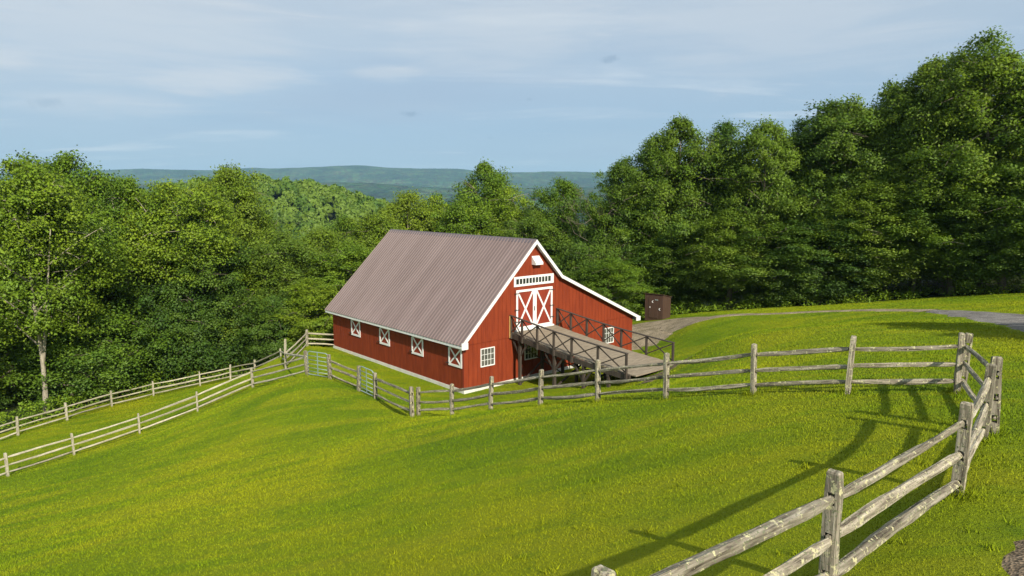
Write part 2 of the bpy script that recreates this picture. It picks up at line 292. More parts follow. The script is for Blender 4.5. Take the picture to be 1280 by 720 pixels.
# ------------------------------------------------------------ terrain
BX, BY, BYAW = -2.643, 37.025, R(41.338)         # front left corner of the barn; local x along the gable, local y along the barn
BW, BL = 14.482, 15.295
cb_, sb_ = math.cos(BYAW), math.sin(BYAW)
def b2w(x, y): return BX+x*cb_-y*sb_, BY+x*sb_+y*cb_
def w2b(x, y): dx, dy = x-BX, y-BY; return dx*cb_+dy*sb_, -dx*sb_+dy*cb_
POSTS = dict(
 near=[(.56, 4.12, -3.58), (3.13, 6.39, -3.93), (5.88, 8.68, -3.93), (7.53, 10.63, -3.86)],
 front=[(7.91, 10.95, -3.91), (9.70, 14.50, -4.20), (9.45, 14.22, -4.16), (7.51, 14.96, -4.35), (5.9, 16.44, -4.84), (4.22, 18.3, -5.51), (2.58, 20.4, -6.25), (.98, 22.4, -6.98), (-.77, 24.5, -7.79), (-2.36, 26.3, -8.62), (-3.85, 27.7, -9.12)],
 yard=[(-4.15, 27.55, -9.03), (-6.45, 31.6, -9.48), (-7.43, 32.7, -9.46), (-9.30, 34.4, -9.33), (-10.75, 35.3, -9.22)],
 lnear=[(-15.6, 40.4, -11.58), (-18.6, 39.6, -12.75), (-21.2, 37.9, -13.50), (-23.62, 35.72, -13.95), (-25.18, 32.95, -13.95)],
 lfar=[(-14.31, 47.3, -10.35), (-14.1, 42.0, -10.65), (-17.0, 49.5, -12.4), (-20.3, 53.2, -14.1), (-22.9, 54.8, -14.9), (-24.9, 53.6, -15.15), (-27.4, 51.2, -15.25), (-29.2, 48.8, -15.33), (-30.4, 45.6, -15.29), (-31.45, 42.36, -15.19)])
cp = []
for k in POSTS: cp += [(x, y, z+ZC) for x, y, z in POSTS[k]]
for lx, ly, z in [(0, 0, -.25), (-1.2, 3, -.2), (0, 15.3, -.22), (-1.5, 9, -.2), (7, 15.3, -.4), (14.5, 15.3, -.6), (14.5, 0, -.02), (7, 0, -.25), (-1.2, -1.2, -.15), (4, -1, -.2), (10, -.8, -.12), (16.5, 3, 0.0), (16.5, -1, .15), (17, 9, -.2),
                  (5.2, -9.6, 1.85), (5.2, -8.4, 1.72), (5, -5.8, .9), (5, -3, .15), (9.5, -9, 1.7), (11, -5, .7), (9, -3.2, .1), (-1, -6, .35), (0, -11, 1.9), (-3.5, 0, .1), (-4, 5, .2), (-3.5, 12, .1)]:
    x, y = b2w(lx, ly); cp.append((x, y, z))
for u, v, Y in [(822, 397, 58), (960, 392, 47), (1080, 387, 43), (1180, 387, 39), (1275, 404, 31), (1000, 384, 54), (1100, 378, 52), (1280, 368, 47), (880, 391, 57),
                (1061, 440, 22), (1200, 440, 21.5), (960, 440, 26.5), (900, 420, 33), (860, 405, 47),
                (0, 720, 14), (300, 720, 11.5), (600, 720, 9), (150, 640, 20), (400, 600, 18), (640, 600, 14), (850, 600, 11.5), (300, 520, 32), (500, 540, 23), (200, 590, 26), (430, 530, 28)]:
    cp.append(tuple(at(u, v, Y)))
cp += [(-40, 30, -16.5+ZC), (-38, 50, -16.5+ZC), (-30, 62, -16.5+ZC), (-12, 62, -14+ZC), (4, 70, -13.5+ZC), (22, 68, -10.8+ZC), (45, 60, -7.5+ZC), (55, 40, -5.5+ZC), (40, 20, -3.5+ZC), (25, 5, -3.2+ZC), (10, -10, -3.2+ZC),
       (-15, 5, -8.8+ZC), (-30, 12, -13.5+ZC), (-20, 20, -11.5+ZC), (12, 6, -3.7+ZC), (-8, -20, -5+ZC), (-60, 70, -20+ZC), (-60, 20, -20+ZC), (0, 95, -20+ZC), (40, 95, -12+ZC), (80, 80, -6+ZC), (-35, 95, -24+ZC), (-40, -20, -12+ZC), (50, -20, -2+ZC)]
cp = np.array(cp, float)
def _phi(r2): return .5*r2*np.log(r2+1e-9)
def tps_fit(c, lam):
    n = len(c); P = np.c_[np.ones(n), c[:, :2]]; d2 = ((c[:, None, :2]-c[None, :, :2])**2).sum(-1)
    A = np.zeros((n+3, n+3)); A[:n, :n] = _phi(d2)+lam*np.eye(n); A[:n, n:] = P; A[n:, :n] = P.T
    return np.linalg.solve(A, np.r_[c[:, 2], np.zeros(3)])
TW = tps_fit(cp, 3.0)
def near_z(x, y):
    out = np.empty(x.shape); n = len(cp)
    for i in range(0, len(x), 20000):
        xs, ys = x[i:i+20000], y[i:i+20000]
        out[i:i+20000] = _phi((xs[:, None]-cp[None, :, 0])**2+(ys[:, None]-cp[None, :, 1])**2)@TW[:n]+TW[n]+TW[n+1]*xs+TW[n+2]*ys
    return out
def sstep(a, b, x): t = np.clip((x-a)/(b-a), 0, 1); return t*t*(3-2*t)
def far_z(x, y):
    base = -9-22*sstep(80, 200, y)-38*sstep(150, 340, y)+.07*np.clip(x, -400, 500)*(1-.6*sstep(100, 400, y))
    hill = (ZC+6+62)*np.exp(-((x+165)/165)**2-((y-470)/105)**2)+20*np.exp(-((x+330)/120)**2-((y-430)/120)**2)
    return base+hill
def pad(x, y, z):
    bx, by = w2b(x, y); d = np.hypot(np.maximum(np.maximum(-bx, bx-BW), 0), np.maximum(np.maximum(-by, by-BL), 0))
    w_ = 1-sstep(.2, 1.6, d); return z*(1-w_)-.20*w_
def gz(x, y):
    x = np.atleast_1d(np.asarray(x, float)); y = np.atleast_1d(np.asarray(y, float))
    d = np.hypot(x, (y-35))
    f = sstep(75, 135, d)
    xn = np.clip(x, -130, 130); yn = np.clip(y, -110, 180)
    return pad(x, y, near_z(xn, yn))*(1-f)+far_z(x, y)*f+.05*np.sin(x*.9+1)*np.sin(y*.7)*.3
def gz1(x, y): return float(gz([x], [y])[0])
def axis(a, b, step, lo, hi, g):
    c = list(np.arange(a, b+1e-6, step)); s = step
    up = []; p = b
    while p < hi: s *= g; p += s; up.append(p)
    dn = []; p = a; s = step
    while p > lo: s *= g; p -= s; dn.append(p)
    return np.array(dn[::-1]+c+up)
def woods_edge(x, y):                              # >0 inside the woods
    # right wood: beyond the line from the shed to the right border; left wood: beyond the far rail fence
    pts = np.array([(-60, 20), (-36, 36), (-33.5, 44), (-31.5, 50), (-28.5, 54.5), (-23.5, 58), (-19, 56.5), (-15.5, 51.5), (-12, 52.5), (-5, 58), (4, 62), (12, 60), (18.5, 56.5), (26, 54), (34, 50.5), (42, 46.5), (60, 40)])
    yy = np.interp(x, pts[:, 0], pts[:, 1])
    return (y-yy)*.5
def make_ground():
    xs = axis(-46, 52, .55, -14000, 14000, 1.16); ys = axis(2, 66, .55, -3000, 14000, 1.13)
    X, Y = np.meshgrid(xs, ys); x, y = X.ravel(), Y.ravel(); z = gz(x, y)
    nx, ny = len(xs), len(ys); i = np.arange(nx*ny).reshape(ny, nx)
    f = np.stack([i[:-1, :-1], i[:-1, 1:], i[1:, 1:], i[1:, :-1]], -1).reshape(-1, 4)
    me = np_mesh('ground', np.c_[x, y, z], f)
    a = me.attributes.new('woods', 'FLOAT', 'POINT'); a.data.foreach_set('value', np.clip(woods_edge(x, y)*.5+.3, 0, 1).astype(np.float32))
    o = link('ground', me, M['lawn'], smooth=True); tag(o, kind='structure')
make_ground()
# far hills
def make_hills():
    xs = np.linspace(-9000, 9000, 260); ys = np.linspace(1300, 9500, 150); X, Y = np.meshgrid(xs, ys); x, y = X.ravel(), Y.ravel()
    nz = np.array([mn.fractal(Vector((a/1500, b/1500, 3.3)), .9, 2.1, 6) for a, b in zip(x, y)])
    n2 = np.array([mn.fractal(Vector((a/4200, b/9000, 8.1)), .9, 2.1, 3) for a, b in zip(x, y)])
    z = -62+(270+70*n2+26*nz+30*np.exp(-((x+1700)/900)**2)+35*np.exp(-((x+4300)/1500)**2)+38)*np.exp(-((y-7300-500*n2)/1300)**2)+(120+70*n2+28*nz)*np.exp(-((y-4300+900*n2)/800)**2)+(60+40*nz+(x>0)*0)*np.exp(-((y-2500)/500)**2)*.8
    z += 18*nz; edge = np.clip(np.minimum(np.minimum(x+9000, 9000-x)/600, np.minimum(y-1300, 9500-y)/400), 0, 1); z = -75+(z+75)*edge
    nx, ny = len(xs), len(ys); i = np.arange(nx*ny).reshape(ny, nx)
    f = np.stack([i[:-1, :-1], i[:-1, 1:], i[1:, 1:], i[1:, :-1]], -1).reshape(-1, 4)
    tag(link('hills', np_mesh('hills', np.c_[x, y, z], f), M['far_forest'], smooth=True), kind='structure')
make_hills()
# gravel road: strip following the ground, edges uneven
def strip(name, cl, mt, lift=.03, kind='structure', nseg=90, across=9, seed=1):
    rs = np.random.RandomState(seed); cl = np.array(cl, float); d = np.r_[0, np.cumsum(np.hypot(*(np.diff(cl[:, :2], axis=0)).T))]
    s = np.linspace(0, d[-1], nseg); 
    def sm(c): return np.interp(s, d, c)
    x, y, wl, wr = [sm(cl[:, i]) for i in range(4)]
    k = np.ones(5)/5
    def smooth(a): return np.convolve(np.pad(a, 2, 'edge'), k, 'valid')
    x, y = smooth(smooth(x)), smooth(smooth(y)); tx, ty = np.gradient(x), np.gradient(y); l = np.hypot(tx, ty); nxv, nyv = -ty/l, tx/l
    wl = wl+smooth(rs.randn(nseg))*.35; wr = wr+smooth(rs.randn(nseg))*.35
    V = []
    for i in range(nseg):
        for j in range(across):
            t = j/(across-1); o = wl[i]*(1-t)-wr[i]*t; V.append((x[i]+nxv[i]*o, y[i]+nyv[i]*o))
    V = np.array(V); zz = gz(V[:, 0], V[:, 1])+lift; t = np.tile(np.arange(across)/(across-1), nseg); zz -= .06*(np.abs(t-.5) > .49)
    i = np.arange(nseg*across).reshape(nseg, across); f = np.stack([i[:-1, :-1], i[:-1, 1:], i[1:, 1:], i[1:, :-1]], -1).reshape(-1, 4)
    return tag(link(name, np_mesh(name, np.c_[V, zz], f), M[mt], smooth=True), kind=kind)
def P(u, v, Y): p = at(u, v, Y); return p[0], p[1]
def on_ground(u, v):                               # where the view line through u, v first meets the ground
    d = ray(u, v); ts = np.geomspace(3, 300, 900); g = gz(d[0]*ts, d[1]*ts)-(d[2]*ts+ZC); k = int(np.argmax(g > 0)); 
    t = ts[k-1]+(ts[k]-ts[k-1])*(-g[k-1])/(g[k]-g[k-1]); return d[0]*t, d[1]*t
ROAD = [(*on_ground(1440, 432), 1.5, 1.8), (*on_ground(1330, 415), 1.5, 1.8), (*on_ground(1272, 402), 1.4, 1.8), (*on_ground(1225, 394), 1.3, 1.7), (*on_ground(1170, 389), .8, .9), (*on_ground(1080, 388), .55, .65), (*on_ground(1000, 390.5), .55, .65), (*on_ground(930, 393.5), .7, .8), (*on_ground(870, 401), 2.0, 2.2), (*on_ground(825, 407), 4.0, 4.2), (*b2w(18.5, 2.5), 4.2, 3.4), (*b2w(18, 8), 3, 3), (*b2w(17.5, 16), 2, 2)]
strip('gravel_road', ROAD[4:], 'gravel_tan')
strip('gravel_road', ROAD[:5]+[(*on_ground(1158, 389), .6, .7)], 'gravel_grey', lift=.036, seed=6)
strip('dirt_path', [(*b2w(2.9, -9.75), .5, .75), (*b2w(5.2, -9.7), .6, .8), (*b2w(8.0, -9.6), .6, .8), (*b2w(11, -8.4), .7, .7)], 'soil', seed=8, nseg=40)
strip('dirt_path', [(*on_ground(1500, 560), .8, .8), (*on_ground(1430, 640), .8, .8), (*on_ground(1362, 722), .8, .8), (6.1, 4.2, .8, .8), (5.4, 2.2, .8, .8)][0:3]+[(5.2, 3.6, .8, .8), (4.4, 1.6, .8, .8)], 'soil', seed=4, nseg=60)
# ------------------------------------------------------------ barn
WR, HR, WK, HK, HE, H0 = 5.129, 7.983, 7.273, 5.779, 2.523, 2.9
SL = (HR-H0)/WR
def roof_z(x):
    if x <= WR: return H0+SL*x
    if x <= WK: return HR+(HK-HR)*(x-WR)/(WK-WR)
    return HK+(HE-HK)*(x-WK)/(BW-WK)
barn = empty('barn', (BX, BY, 0), BYAW, label='red horse barn with brown metal roof and white trim at the centre', cat='barn')
def boards(mb, x0, x1, zb, zt, yf, th=.02, bw=.2032*1.5, gap=.014, axis='x', skip=()):
    x = x0
    while x < x1-1e-3:
        xe = min(x+bw, x1); a, b = x+gap/2, xe-gap/2
        segs = [a, b]
        for k in (WR, WK):
            if axis == 'x' and a < k < b and callable(zt): segs = [a, k, b]
        for i in range(len(segs)-1):
            p, q = segs[i], segs[i+1]; tp, tq = (zt(p), zt(q)) if callable(zt) else (zt, zt)
            if min(tp, tq) <= zb+.01 and max(tp, tq) <= zb+.01: continue
            tp, tq = max(tp, zb), max(tq, zb)
            if axis == 'x': mb.hexa([(p, yf-th, zb), (q, yf-th, zb), (q, yf, zb), (p, yf, zb), (p, yf-th, tp), (q, yf-th, tq), (q, yf, tq), (p, yf, tp)])
            else: mb.hexa([(yf-th, q, zb), (yf-th, p, zb), (yf, p, zb), (yf, q, zb), (yf-th, q, tq), (yf-th, p, tp), (yf, p, tp), (yf, q, tq)])
        x = xe
    return mb
HJ = 2.48
def build_barn():
    prof = [(0, 0), (BW, 0), (BW, HE-.03), (WK, HK-.03), (WR, HR-.03), (0, H0-.03)]
    m = MB(); m.prism(prof, .0, BL)                                     # solid body of the walls
    boards(m, .0, BW, 0, HJ-.035, -.001)
    boards(m, .0, BW, HJ+.012, lambda x: roof_z(x)-.03, -.001, th=.038)
    boards(m, 0, BL, 0, H0-.05, -.001, axis='y')
    boards(m, 0, BL, 0, HE-.05, BW+.022, axis='y')
    m.build('wall', M['red_siding'], barn)
    f = MB(); f.box(-.05, BW+.05, -.07, BL+.05, -.9, -.004); f.build('foundation', M['concrete'], barn)
    # roof: ribbed sheets over three slopes
    ov = .355; y0, y1 = -ov, BL+ov
    xe0 = -ov-.03; ze0 = H0-SL*(ov+.03); s3 = (HE-HK)/(BW-WK); xe1 = BW+ov+.03; ze1 = HE+s3*(ov+.03)
    th = .07
    prof2 = [(xe0, ze0), (WR, HR), (WK, HK), (xe1, ze1)]
    m = MB(); pitch = .29; ys = []; y = y0+.02
    while y < y1-.02: ys.append(y); y += pitch
    nrm = []
    for k in range(3):
        (a, za), (b, zb) = prof2[k], prof2[k+1]; l = math.hypot(b-a, zb-za); n = (-(zb-za)/l, (b-a)/l)
        sect = []                                                        # cross-section along y: (y, height)
        for yy in ys:
            sect += [(yy, 0.0), (yy+.020, .052), (yy+.070, .052), (yy+.090, 0.0)]
            
        sect = [s for s in sect if s[0] < y1]; sect = [(y0, 0.0)]+sect[0:]+[(y1, 0.0)]
        top = [(yy, th+h) for yy, h in sect]
        V = []
        for (xx, zz) in ((a, za), (b, zb)):
            for yy, h in top: V.append((xx+n[0]*h, yy, zz+n[1]*h))
            for yy, h in sect: V.append((xx, yy, zz+.003))
        c = len(top); F_ = []
        for i in range(c-1):
            F_ += [(i, i+1, 2*c+i+1, 2*c+i), (c+i+1, c+i, 3*c+i, 3*c+i+1), (i+1, i, c+i, c+i+1), (2*c+i, 2*c+i+1, 3*c+i+1, 3*c+i)]
        F_ += [(0, 2*c, 3*c, c), (c-1, 2*c-1, 4*c-1, 3*c-1)]
        m.add(V, F_)
    roof = m.build('roof', M['roof_metal'], barn)
    rc = MB(); rc.prism([(WR-.20, HR-.20*SL+.115), (WR, HR+.145), (WR+.2, HR-.2*1.03+.115), (WR+.2, HR-.2*1.03+.10), (WR, HR+.128), (WR-.20, HR-.2*SL+.10)], y0-.02, y1+.02); rc.build('ridge_cap', M['ridge_metal'], roof)
    # fascia and rake boards
    t = MB(); d = .18
    for (ya, yb) in ((y0-.028, y0-.001), (y1+.001, y1+.028)):
        for k in range(3):
            (a, za), (b, zb) = prof2[k], prof2[k+1]; up = .085*math.hypot(1, (zb-za)/(b-a))
            dd = d*math.hypot(1, (zb-za)/(b-a))
            t.prism([(a, za-dd+up), (b, zb-dd+up), (b, zb+up), (a, za+up)], ya, yb)
    t.box(xe0-.028, xe0-.001, y0, y1, ze0-.11, ze0+.065); t.box(xe1+.001, xe1+.028, y0, y1, ze1-.11, ze1+.07)
    # boxed eave returns
    t.box(xe0-.026, .02, y0-.031, y0+.02, ze0-.17, ze0+.20); t.box(BW-.02, xe1+.026, y0-.031, y0+.02, ze1-.17, ze1+.12)
    t.build('trim_board', M['white_paint'], barn)
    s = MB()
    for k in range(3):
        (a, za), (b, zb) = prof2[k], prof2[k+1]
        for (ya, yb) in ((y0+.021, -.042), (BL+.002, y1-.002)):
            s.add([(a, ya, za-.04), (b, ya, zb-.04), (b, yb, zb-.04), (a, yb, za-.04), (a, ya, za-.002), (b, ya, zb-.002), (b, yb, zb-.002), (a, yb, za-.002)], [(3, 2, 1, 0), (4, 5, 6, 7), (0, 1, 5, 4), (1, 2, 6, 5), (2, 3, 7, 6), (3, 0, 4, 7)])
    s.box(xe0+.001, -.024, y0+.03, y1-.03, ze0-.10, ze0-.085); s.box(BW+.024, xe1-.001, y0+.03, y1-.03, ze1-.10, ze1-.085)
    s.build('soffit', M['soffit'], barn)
    # stable hatches in the long wall
    for yc in (.71, 4.46, 8.2, 11.93):
        yf = -.021; wdt, zt, zb = 1.24, 2.36, 1.20; fr = .12
        sh = MB(); sh.box(yf-.03, yf, yc-wdt/2, yc+wdt/2, zb, zt); so = sh.build('stable_hatch', M['red_door'], barn)
        q = MB(); x0, x1 = yf-.062, yf-.031
        q.box(x0, x1, yc-wdt/2, yc-wdt/2+fr, zb, zt); q.box(x0, x1, yc+wdt/2-fr, yc+wdt/2, zb, zt)
        q.box(x0+.003, x1, yc-wdt/2+fr, yc+wdt/2-fr, zt-fr, zt); q.box(x0+.003, x1, yc-wdt/2+fr, yc+wdt/2-fr, zb, zb+fr)
        a, b = yc-wdt/2+fr, yc+wdt/2-fr; c, e = zb+fr, zt-fr; g = .045
        for (p, r_, o) in (((a, c), (b, e), .006), ((a, e), (b, c), .009)):
            q.beam((x0+.014+o, p[0], p[1]), (x0+.014+o, r_[0], r_[1]), .09, .03-o*.5, up=(1, 0, 0))
        q.build('frame', M['white_paint'], so)
        for zz in (zb+.12, zt-.12):
            hg = MB(); hg.box(x0-.05, x0-.001, yc+wdt/2-.06, yc+wdt/2+.22, zz-.02, zz+.02); hg.build('hinge', M['black_iron'], so)
    # gable windows
    def window(xc, zc, ww, hh, nc, nr, gl, y=-.041):
        wr_ = MB(); t_ = .055; x0, x1, z0, z1 = xc-ww/2, xc+ww/2, zc-hh/2, zc+hh/2
        wr_.box(x0-t_, x0, y-.035, y, z0-t_, z1+t_); wr_.box(x1, x1+t_, y-.035, y, z0-t_, z1+t_); wr_.box(x0, x1, y-.034, y, z1, z1+t_); wr_.box(x0, x1, y-.045, y, z0-t_, z0)
        for i in range(1, nc): xx = x0+ww*i/nc; wr_.box(xx-.011, xx+.011, y-.024, y-.006, z0, z1)
        for i in range(1, nr): zz = z0+hh*i/nr; wr_.box(x0, x1, y-.023, y-.007, zz-.011, zz+.011)
        o = wr_.build('window', M['white_paint'], barn)
        g = MB(); g.box(x0, x1, y-.006, y+.01, z0, z1); g.build('pane', M[gl], o)
        return o
    window(1.66, 1.62, .92, .95, 4, 3, 'glass_pale', y=-.022)
    window(5.0, 1.5, .92, .95, 4, 3, 'glass_dark', y=-.022)
    window(12.0, 1.45, .92, .95, 4, 3, 'glass_pale', y=-.022)
    # transom light over the loft doors
    x0, x1, z0, z1 = 3.62, 6.82, 5.41, 5.985; y = -.041
    q = MB(); q.box(x0, x1, y-.03, y, z0, z0+.13); q.box(x0, x1, y-.03, y, z1-.13, z1); q.box(x0, x0+.16, y-.03, y, z0+.13, z1-.13); q.box(x1-.24, x1, y-.03, y, z0+.13, z1-.13)
    n = 11; xa, xb = x0+.16, x1-.24
    for i in range(1, n): xx = xa+(xb-xa)*i/n; q.box(xx-.026, xx+.026, y-.028, y-.002, z0+.13, z1-.13)
    tr = q.build('transom_window', M['white_paint'], barn); g = MB(); g.box(xa, xb, y-.005, y+.01, z0+.13, z1-.13); g.build('pane', M['glass_dark'], tr)
    # loft doors
    x0, x1, z0, z1 = 3.77, 6.70, 2.90, 5.21; xm = (x0+x1)/2
    for s_, (a, b) in enumerate(((x0, xm-.012), (xm+.012, x1))):
        dpan = MB(); boards(dpan, a, b, z0, z1, -.041, th=.03, bw=.24, gap=.008); do = dpan.build('loft_door', M['red_door'], barn)
        q = MB(); ya, yb = -.104, -.072; e = .13
        q.box(a, a+e, ya, yb, z0, z1); q.box(b-e, b, ya, yb, z0, z1); q.box(a+e, b-e, ya+.002, yb, z1-e, z1); q.box(a+e, b-e, ya+.002, yb, z0, z0+e)
        q.beam((a+e, ya+.018, z0+e), (b-e, ya+.018, z1-e), .11, .026, up=(0, 1, 0)); q.beam((a+e, ya+.014, z1-e), (b-e, ya+.014, z0+e), .11, .026, up=(0, 1, 0))
        q.build('door_trim', M['white_paint'], do)
        for zz in (z1-.2, (z0+z1)/2, z0+.45):
            hx = (a-.14, a+.24) if s_ == 0 else (b-.24, b+.14)
            hg = MB(); hg.box(hx[0], hx[1], ya-.02, ya-.001, zz-.022, zz+.022); hg.build('hinge', M['black_iron'], do)
    hd = MB(); hd.box(xm-.06, xm-.03, -.15, -.105, 3.9, 4.15); hd.build('door_handle', M['black_iron'], barn)
    sl = MB(); sl.box(x0-.1, x1+.1, -.16, -.041, z0-.10, z0-.012); sl.build('sill', M['white_paint'], barn)
    # hooded vent high in the gable
    v = MB(); v.add([(5.02, -.042, 6.62), (5.62, -.042, 6.62), (5.62, -.042, 7.12), (5.02, -.042, 7.12), (5.02, -.40, 6.62), (5.62, -.40, 6.62), (5.62, -.40, 6.74), (5.02, -.40, 6.74)],
                  [(0, 1, 2, 3), (5, 4, 7, 6), (0, 3, 7, 4), (1, 5, 6, 2), (3, 2, 6, 7), (0, 4, 5, 1)]); v.build('vent_hood', M['white_paint'], barn)
    # corner boards
    c = MB(); c.box(-.052, -.022, -.06, .10, 0, ze0-.1); c.build('corner_board', M['red_door'], barn)
build_barn()
# ------------------------------------------------------------ loft ramp
def build_ramp():
    U0, U1 = 3.42, 7.02; Z0 = 2.80; NE = 8.75; Z1 = 2.02
    r = empty('loft_ramp', (BX, BY, 0), BYAW, label='dark timber ramp with cross braced railings up to the barn loft doors', cat='ramp')
    def dz(n): return Z0+(Z1-Z0)*n/NE-.10*math.sin(math.pi*n/NE)*1.0
    d = MB(); n = .06; rs = random.Random(5)
    while n < NE+.2:
        e = n+.185; h = .006*rs.random(); o0, o1 = rs.uniform(-.02, .02), rs.uniform(-.02, .02)
        za, zb = dz(min(n, NE)), dz(min(e, NE))
        if n > NE: za -= .02*(n-NE)/.2*.3; zb -= .02*(e-NE)/.2*.3
        d.hexa([(U0+.05+o0, -e, zb-.05), (U1-.05+o1, -e, zb-.05), (U1-.05+o1, -n, za-.05), (U0+.05+o0, -n, za-.05), (U0+.05+o0, -e, zb+h), (U1-.05+o1, -e, zb+h), (U1-.05+o1, -n, za+h), (U0+.05+o0, -n, za+h)]); n = e+.012
    d.build('deck', M['deck_timber'], r)
    for uu in (U0, U1):
        s = MB(); k = 8
        for i in range(k):
            a, b = .05+NE*i/k, .05+NE*(i+1)/k-.002; s.beam((uu, -a, dz(a)-.19), (uu, -b, dz(b)-.19), .09, .26)
        s.build('side_beam', M['dark_timber'], r)
    pn = {U0: [.12, 1.08, 2.32, 3.62, 4.95, 6.78, 8.62], U1: [.12, 1.25, 2.55, 3.85, 5.15, 6.9, 8.62]}
    # side_beam sits at the deck edge, the railing posts bolt to its outer face
    for uu, sgn in ((U0, -1), (U1, 1)):
        ux = uu+sgn*.09; H = 1.02
        for i, nn in enumerate(pn[uu]):
            p = MB(); p.box(ux-.05, ux+.05, -nn-.05, -nn+.05, dz(nn)-.34, dz(nn)+H-.02); p.build('railing_post', M['dark_timber'], r)
        h = MB()
        for a, b in zip(pn[uu][:-1], pn[uu][1:]):
            h.beam((ux, -a+.06*(a < .2), dz(a)+H), (ux, -b-.06*(b > 8.5), dz(b)+H), .14, .045)
        h.build('handrail', M['dark_timber'], r)
        for a, b in zip(pn[uu][:-1], pn[uu][1:]):
            c = MB(); c.beam((ux-.02, -a-.05, dz(a)+.06), (ux-.02, -b+.05, dz(b)+H-.08), .035, .06); c.beam((ux+.02, -a-.05, dz(a)+H-.08), (ux+.02, -b+.05, dz(b)+.06), .035, .06); c.build('cross_brace', M['dark_timber'], r)
    y = MB(); y.box(U0-.19, U0-.145, -.12, -.08, dz(0)-.30, dz(0)+.98); y.build('end_board', M['new_timber'], r)
    for nn in (.75, 3.55, 5.7, 7.4):
        zt = dz(nn)-.33
        for uu in (U0+.05, (U0+U1)/2, U1-.05):
            x, yy = b2w(uu, -nn); zb = gz1(x, yy)-.2
            if zt-zb < .35: continue
            l = MB(); l.box(uu-.075, uu+.075, -nn-.075, -nn+.075, zb, zt-.12); l.build('leg', M['dark_timber'], r)
        l = MB(); l.box(U0-.05, U1+.05, -nn-.07, -nn+.07, zt-.12, zt); l.build('cross_beam', M['dark_timber'], r)
        if zt-gz1(*b2w(U0, -nn)) > 1.0:
            for uu in (U0+.05, U1-.05):
                k = MB(); k.beam((uu, -nn-.02, zt-.85), (uu, -nn-.72, zt-.0), .06, .11); k.beam((uu, -nn+.02, zt-.85), (uu, max(-nn-(-.72), -10) if nn > 1 else -nn+.62, zt), .06, .11); k.build('knee_brace', M['dark_timber'], r)
            k = MB(); zg = gz1(*b2w(U0, -nn))+.15; k.beam((U0+.1, -nn-.10, zg), (U1-.1, -nn-.10, zt-.2), .05, .12, up=(0, 1, 0)); k.beam((U0+.1, -nn+.10, zt-.2), (U1-.1, -nn+.10, zg), .05, .12, up=(0, 1, 0)); k.build('cross_brace', M['dark_timber'], r)
build_ramp()
# ------------------------------------------------------------ split-rail fences
rng = random.Random(11)
def post_mesh(H, a, b, slots, seed, sh=.13, detail=6, below=.15):
    # a along the fence, b across it; slots (heights) go right through along the fence
    zs = [-below]; kinds = []
    cuts = sorted(slots)
    for s in cuts: kinds += [0, 1]; zs += [s-sh/2, s+sh/2]
    zs.append(H); kinds.append(0)
    Z = [zs[0]]; K = []
    for i, k in enumerate(kinds):
        n = 1 if k else max(1, int((zs[i+1]-zs[i])/.16)); 
        for j in range(n): Z.append(zs[i]+(zs[i+1]-zs[i])*(j+1)/n); K.append(k)
    Z.append(H+b*.12); K.append(2)
    ys = [-b/2, -b*.24, b*.24, b/2]; xs = [-a/2, 0, a/2]; vi = {}; m = MB()
    def V(i, j, k):
        if (i, j, k) not in vi:
            x, y, z = xs[i], ys[j], Z[k]
            if k == len(Z)-1: x *= .74; y *= .80; q_ = 1
            elif K[min(k, len(K)-1)] == 2: x *= .93; y *= .93
            corner = (i in (0, 2)) and (j in (0, 3))
            if corner: x *= .93; y *= .93
            q = Vector((x*4, y*4, z*1.6+seed*3.7)); nv = mn.noise_vector(q)*.016+mn.noise_vector(q*4)*.006
            tw = .02*math.sin(z*1.3+seed)
            vi[(i, j, k)] = len(m.v); m.v.append((x+nv.x+tw, y+nv.y+tw*.7, z+nv.z*(z > 0)))
        return vi[(i, j, k)]
    nx, ny, nz = 2, 3, len(Z)-1
    solid = lambda i, j, k: 0 <= i < nx and 0 <= j < ny and 0 <= k < nz and not (K[k] == 1 and j == 1)
    for i in range(nx):
        for j in range(ny):
            for k in range(nz):
                if not solid(i, j, k): continue
                c = lambda di, dj, dk: V(i+di, j+dj, k+dk)
                if not solid(i-1, j, k): m.f.append((c(0, 0, 0), c(0, 0, 1), c(0, 1, 1), c(0, 1, 0)))
                if not solid(i+1, j, k): m.f.append((c(1, 0, 0), c(1, 1, 0), c(1, 1, 1), c(1, 0, 1)))
                if not solid(i, j-1, k): m.f.append((c(0, 0, 0), c(1, 0, 0), c(1, 0, 1), c(0, 0, 1)))
                if not solid(i, j+1, k): m.f.append((c(0, 1, 0), c(0, 1, 1), c(1, 1, 1), c(1, 1, 0)))
                if not solid(i, j, k-1): m.f.append((c(0, 0, 0), c(0, 1, 0), c(1, 1, 0), c(1, 0, 0)))
                if not solid(i, j, k+1): m.f.append((c(0, 0, 1), c(1, 0, 1), c(1, 1, 1), c(0, 1, 1)))
    # local X must run up the post for the grain: swap axes
    m.v = [(z, y, -x) for x, y, z in m.v]
    return m.mesh('post')
POST_XY = []; PALE = []
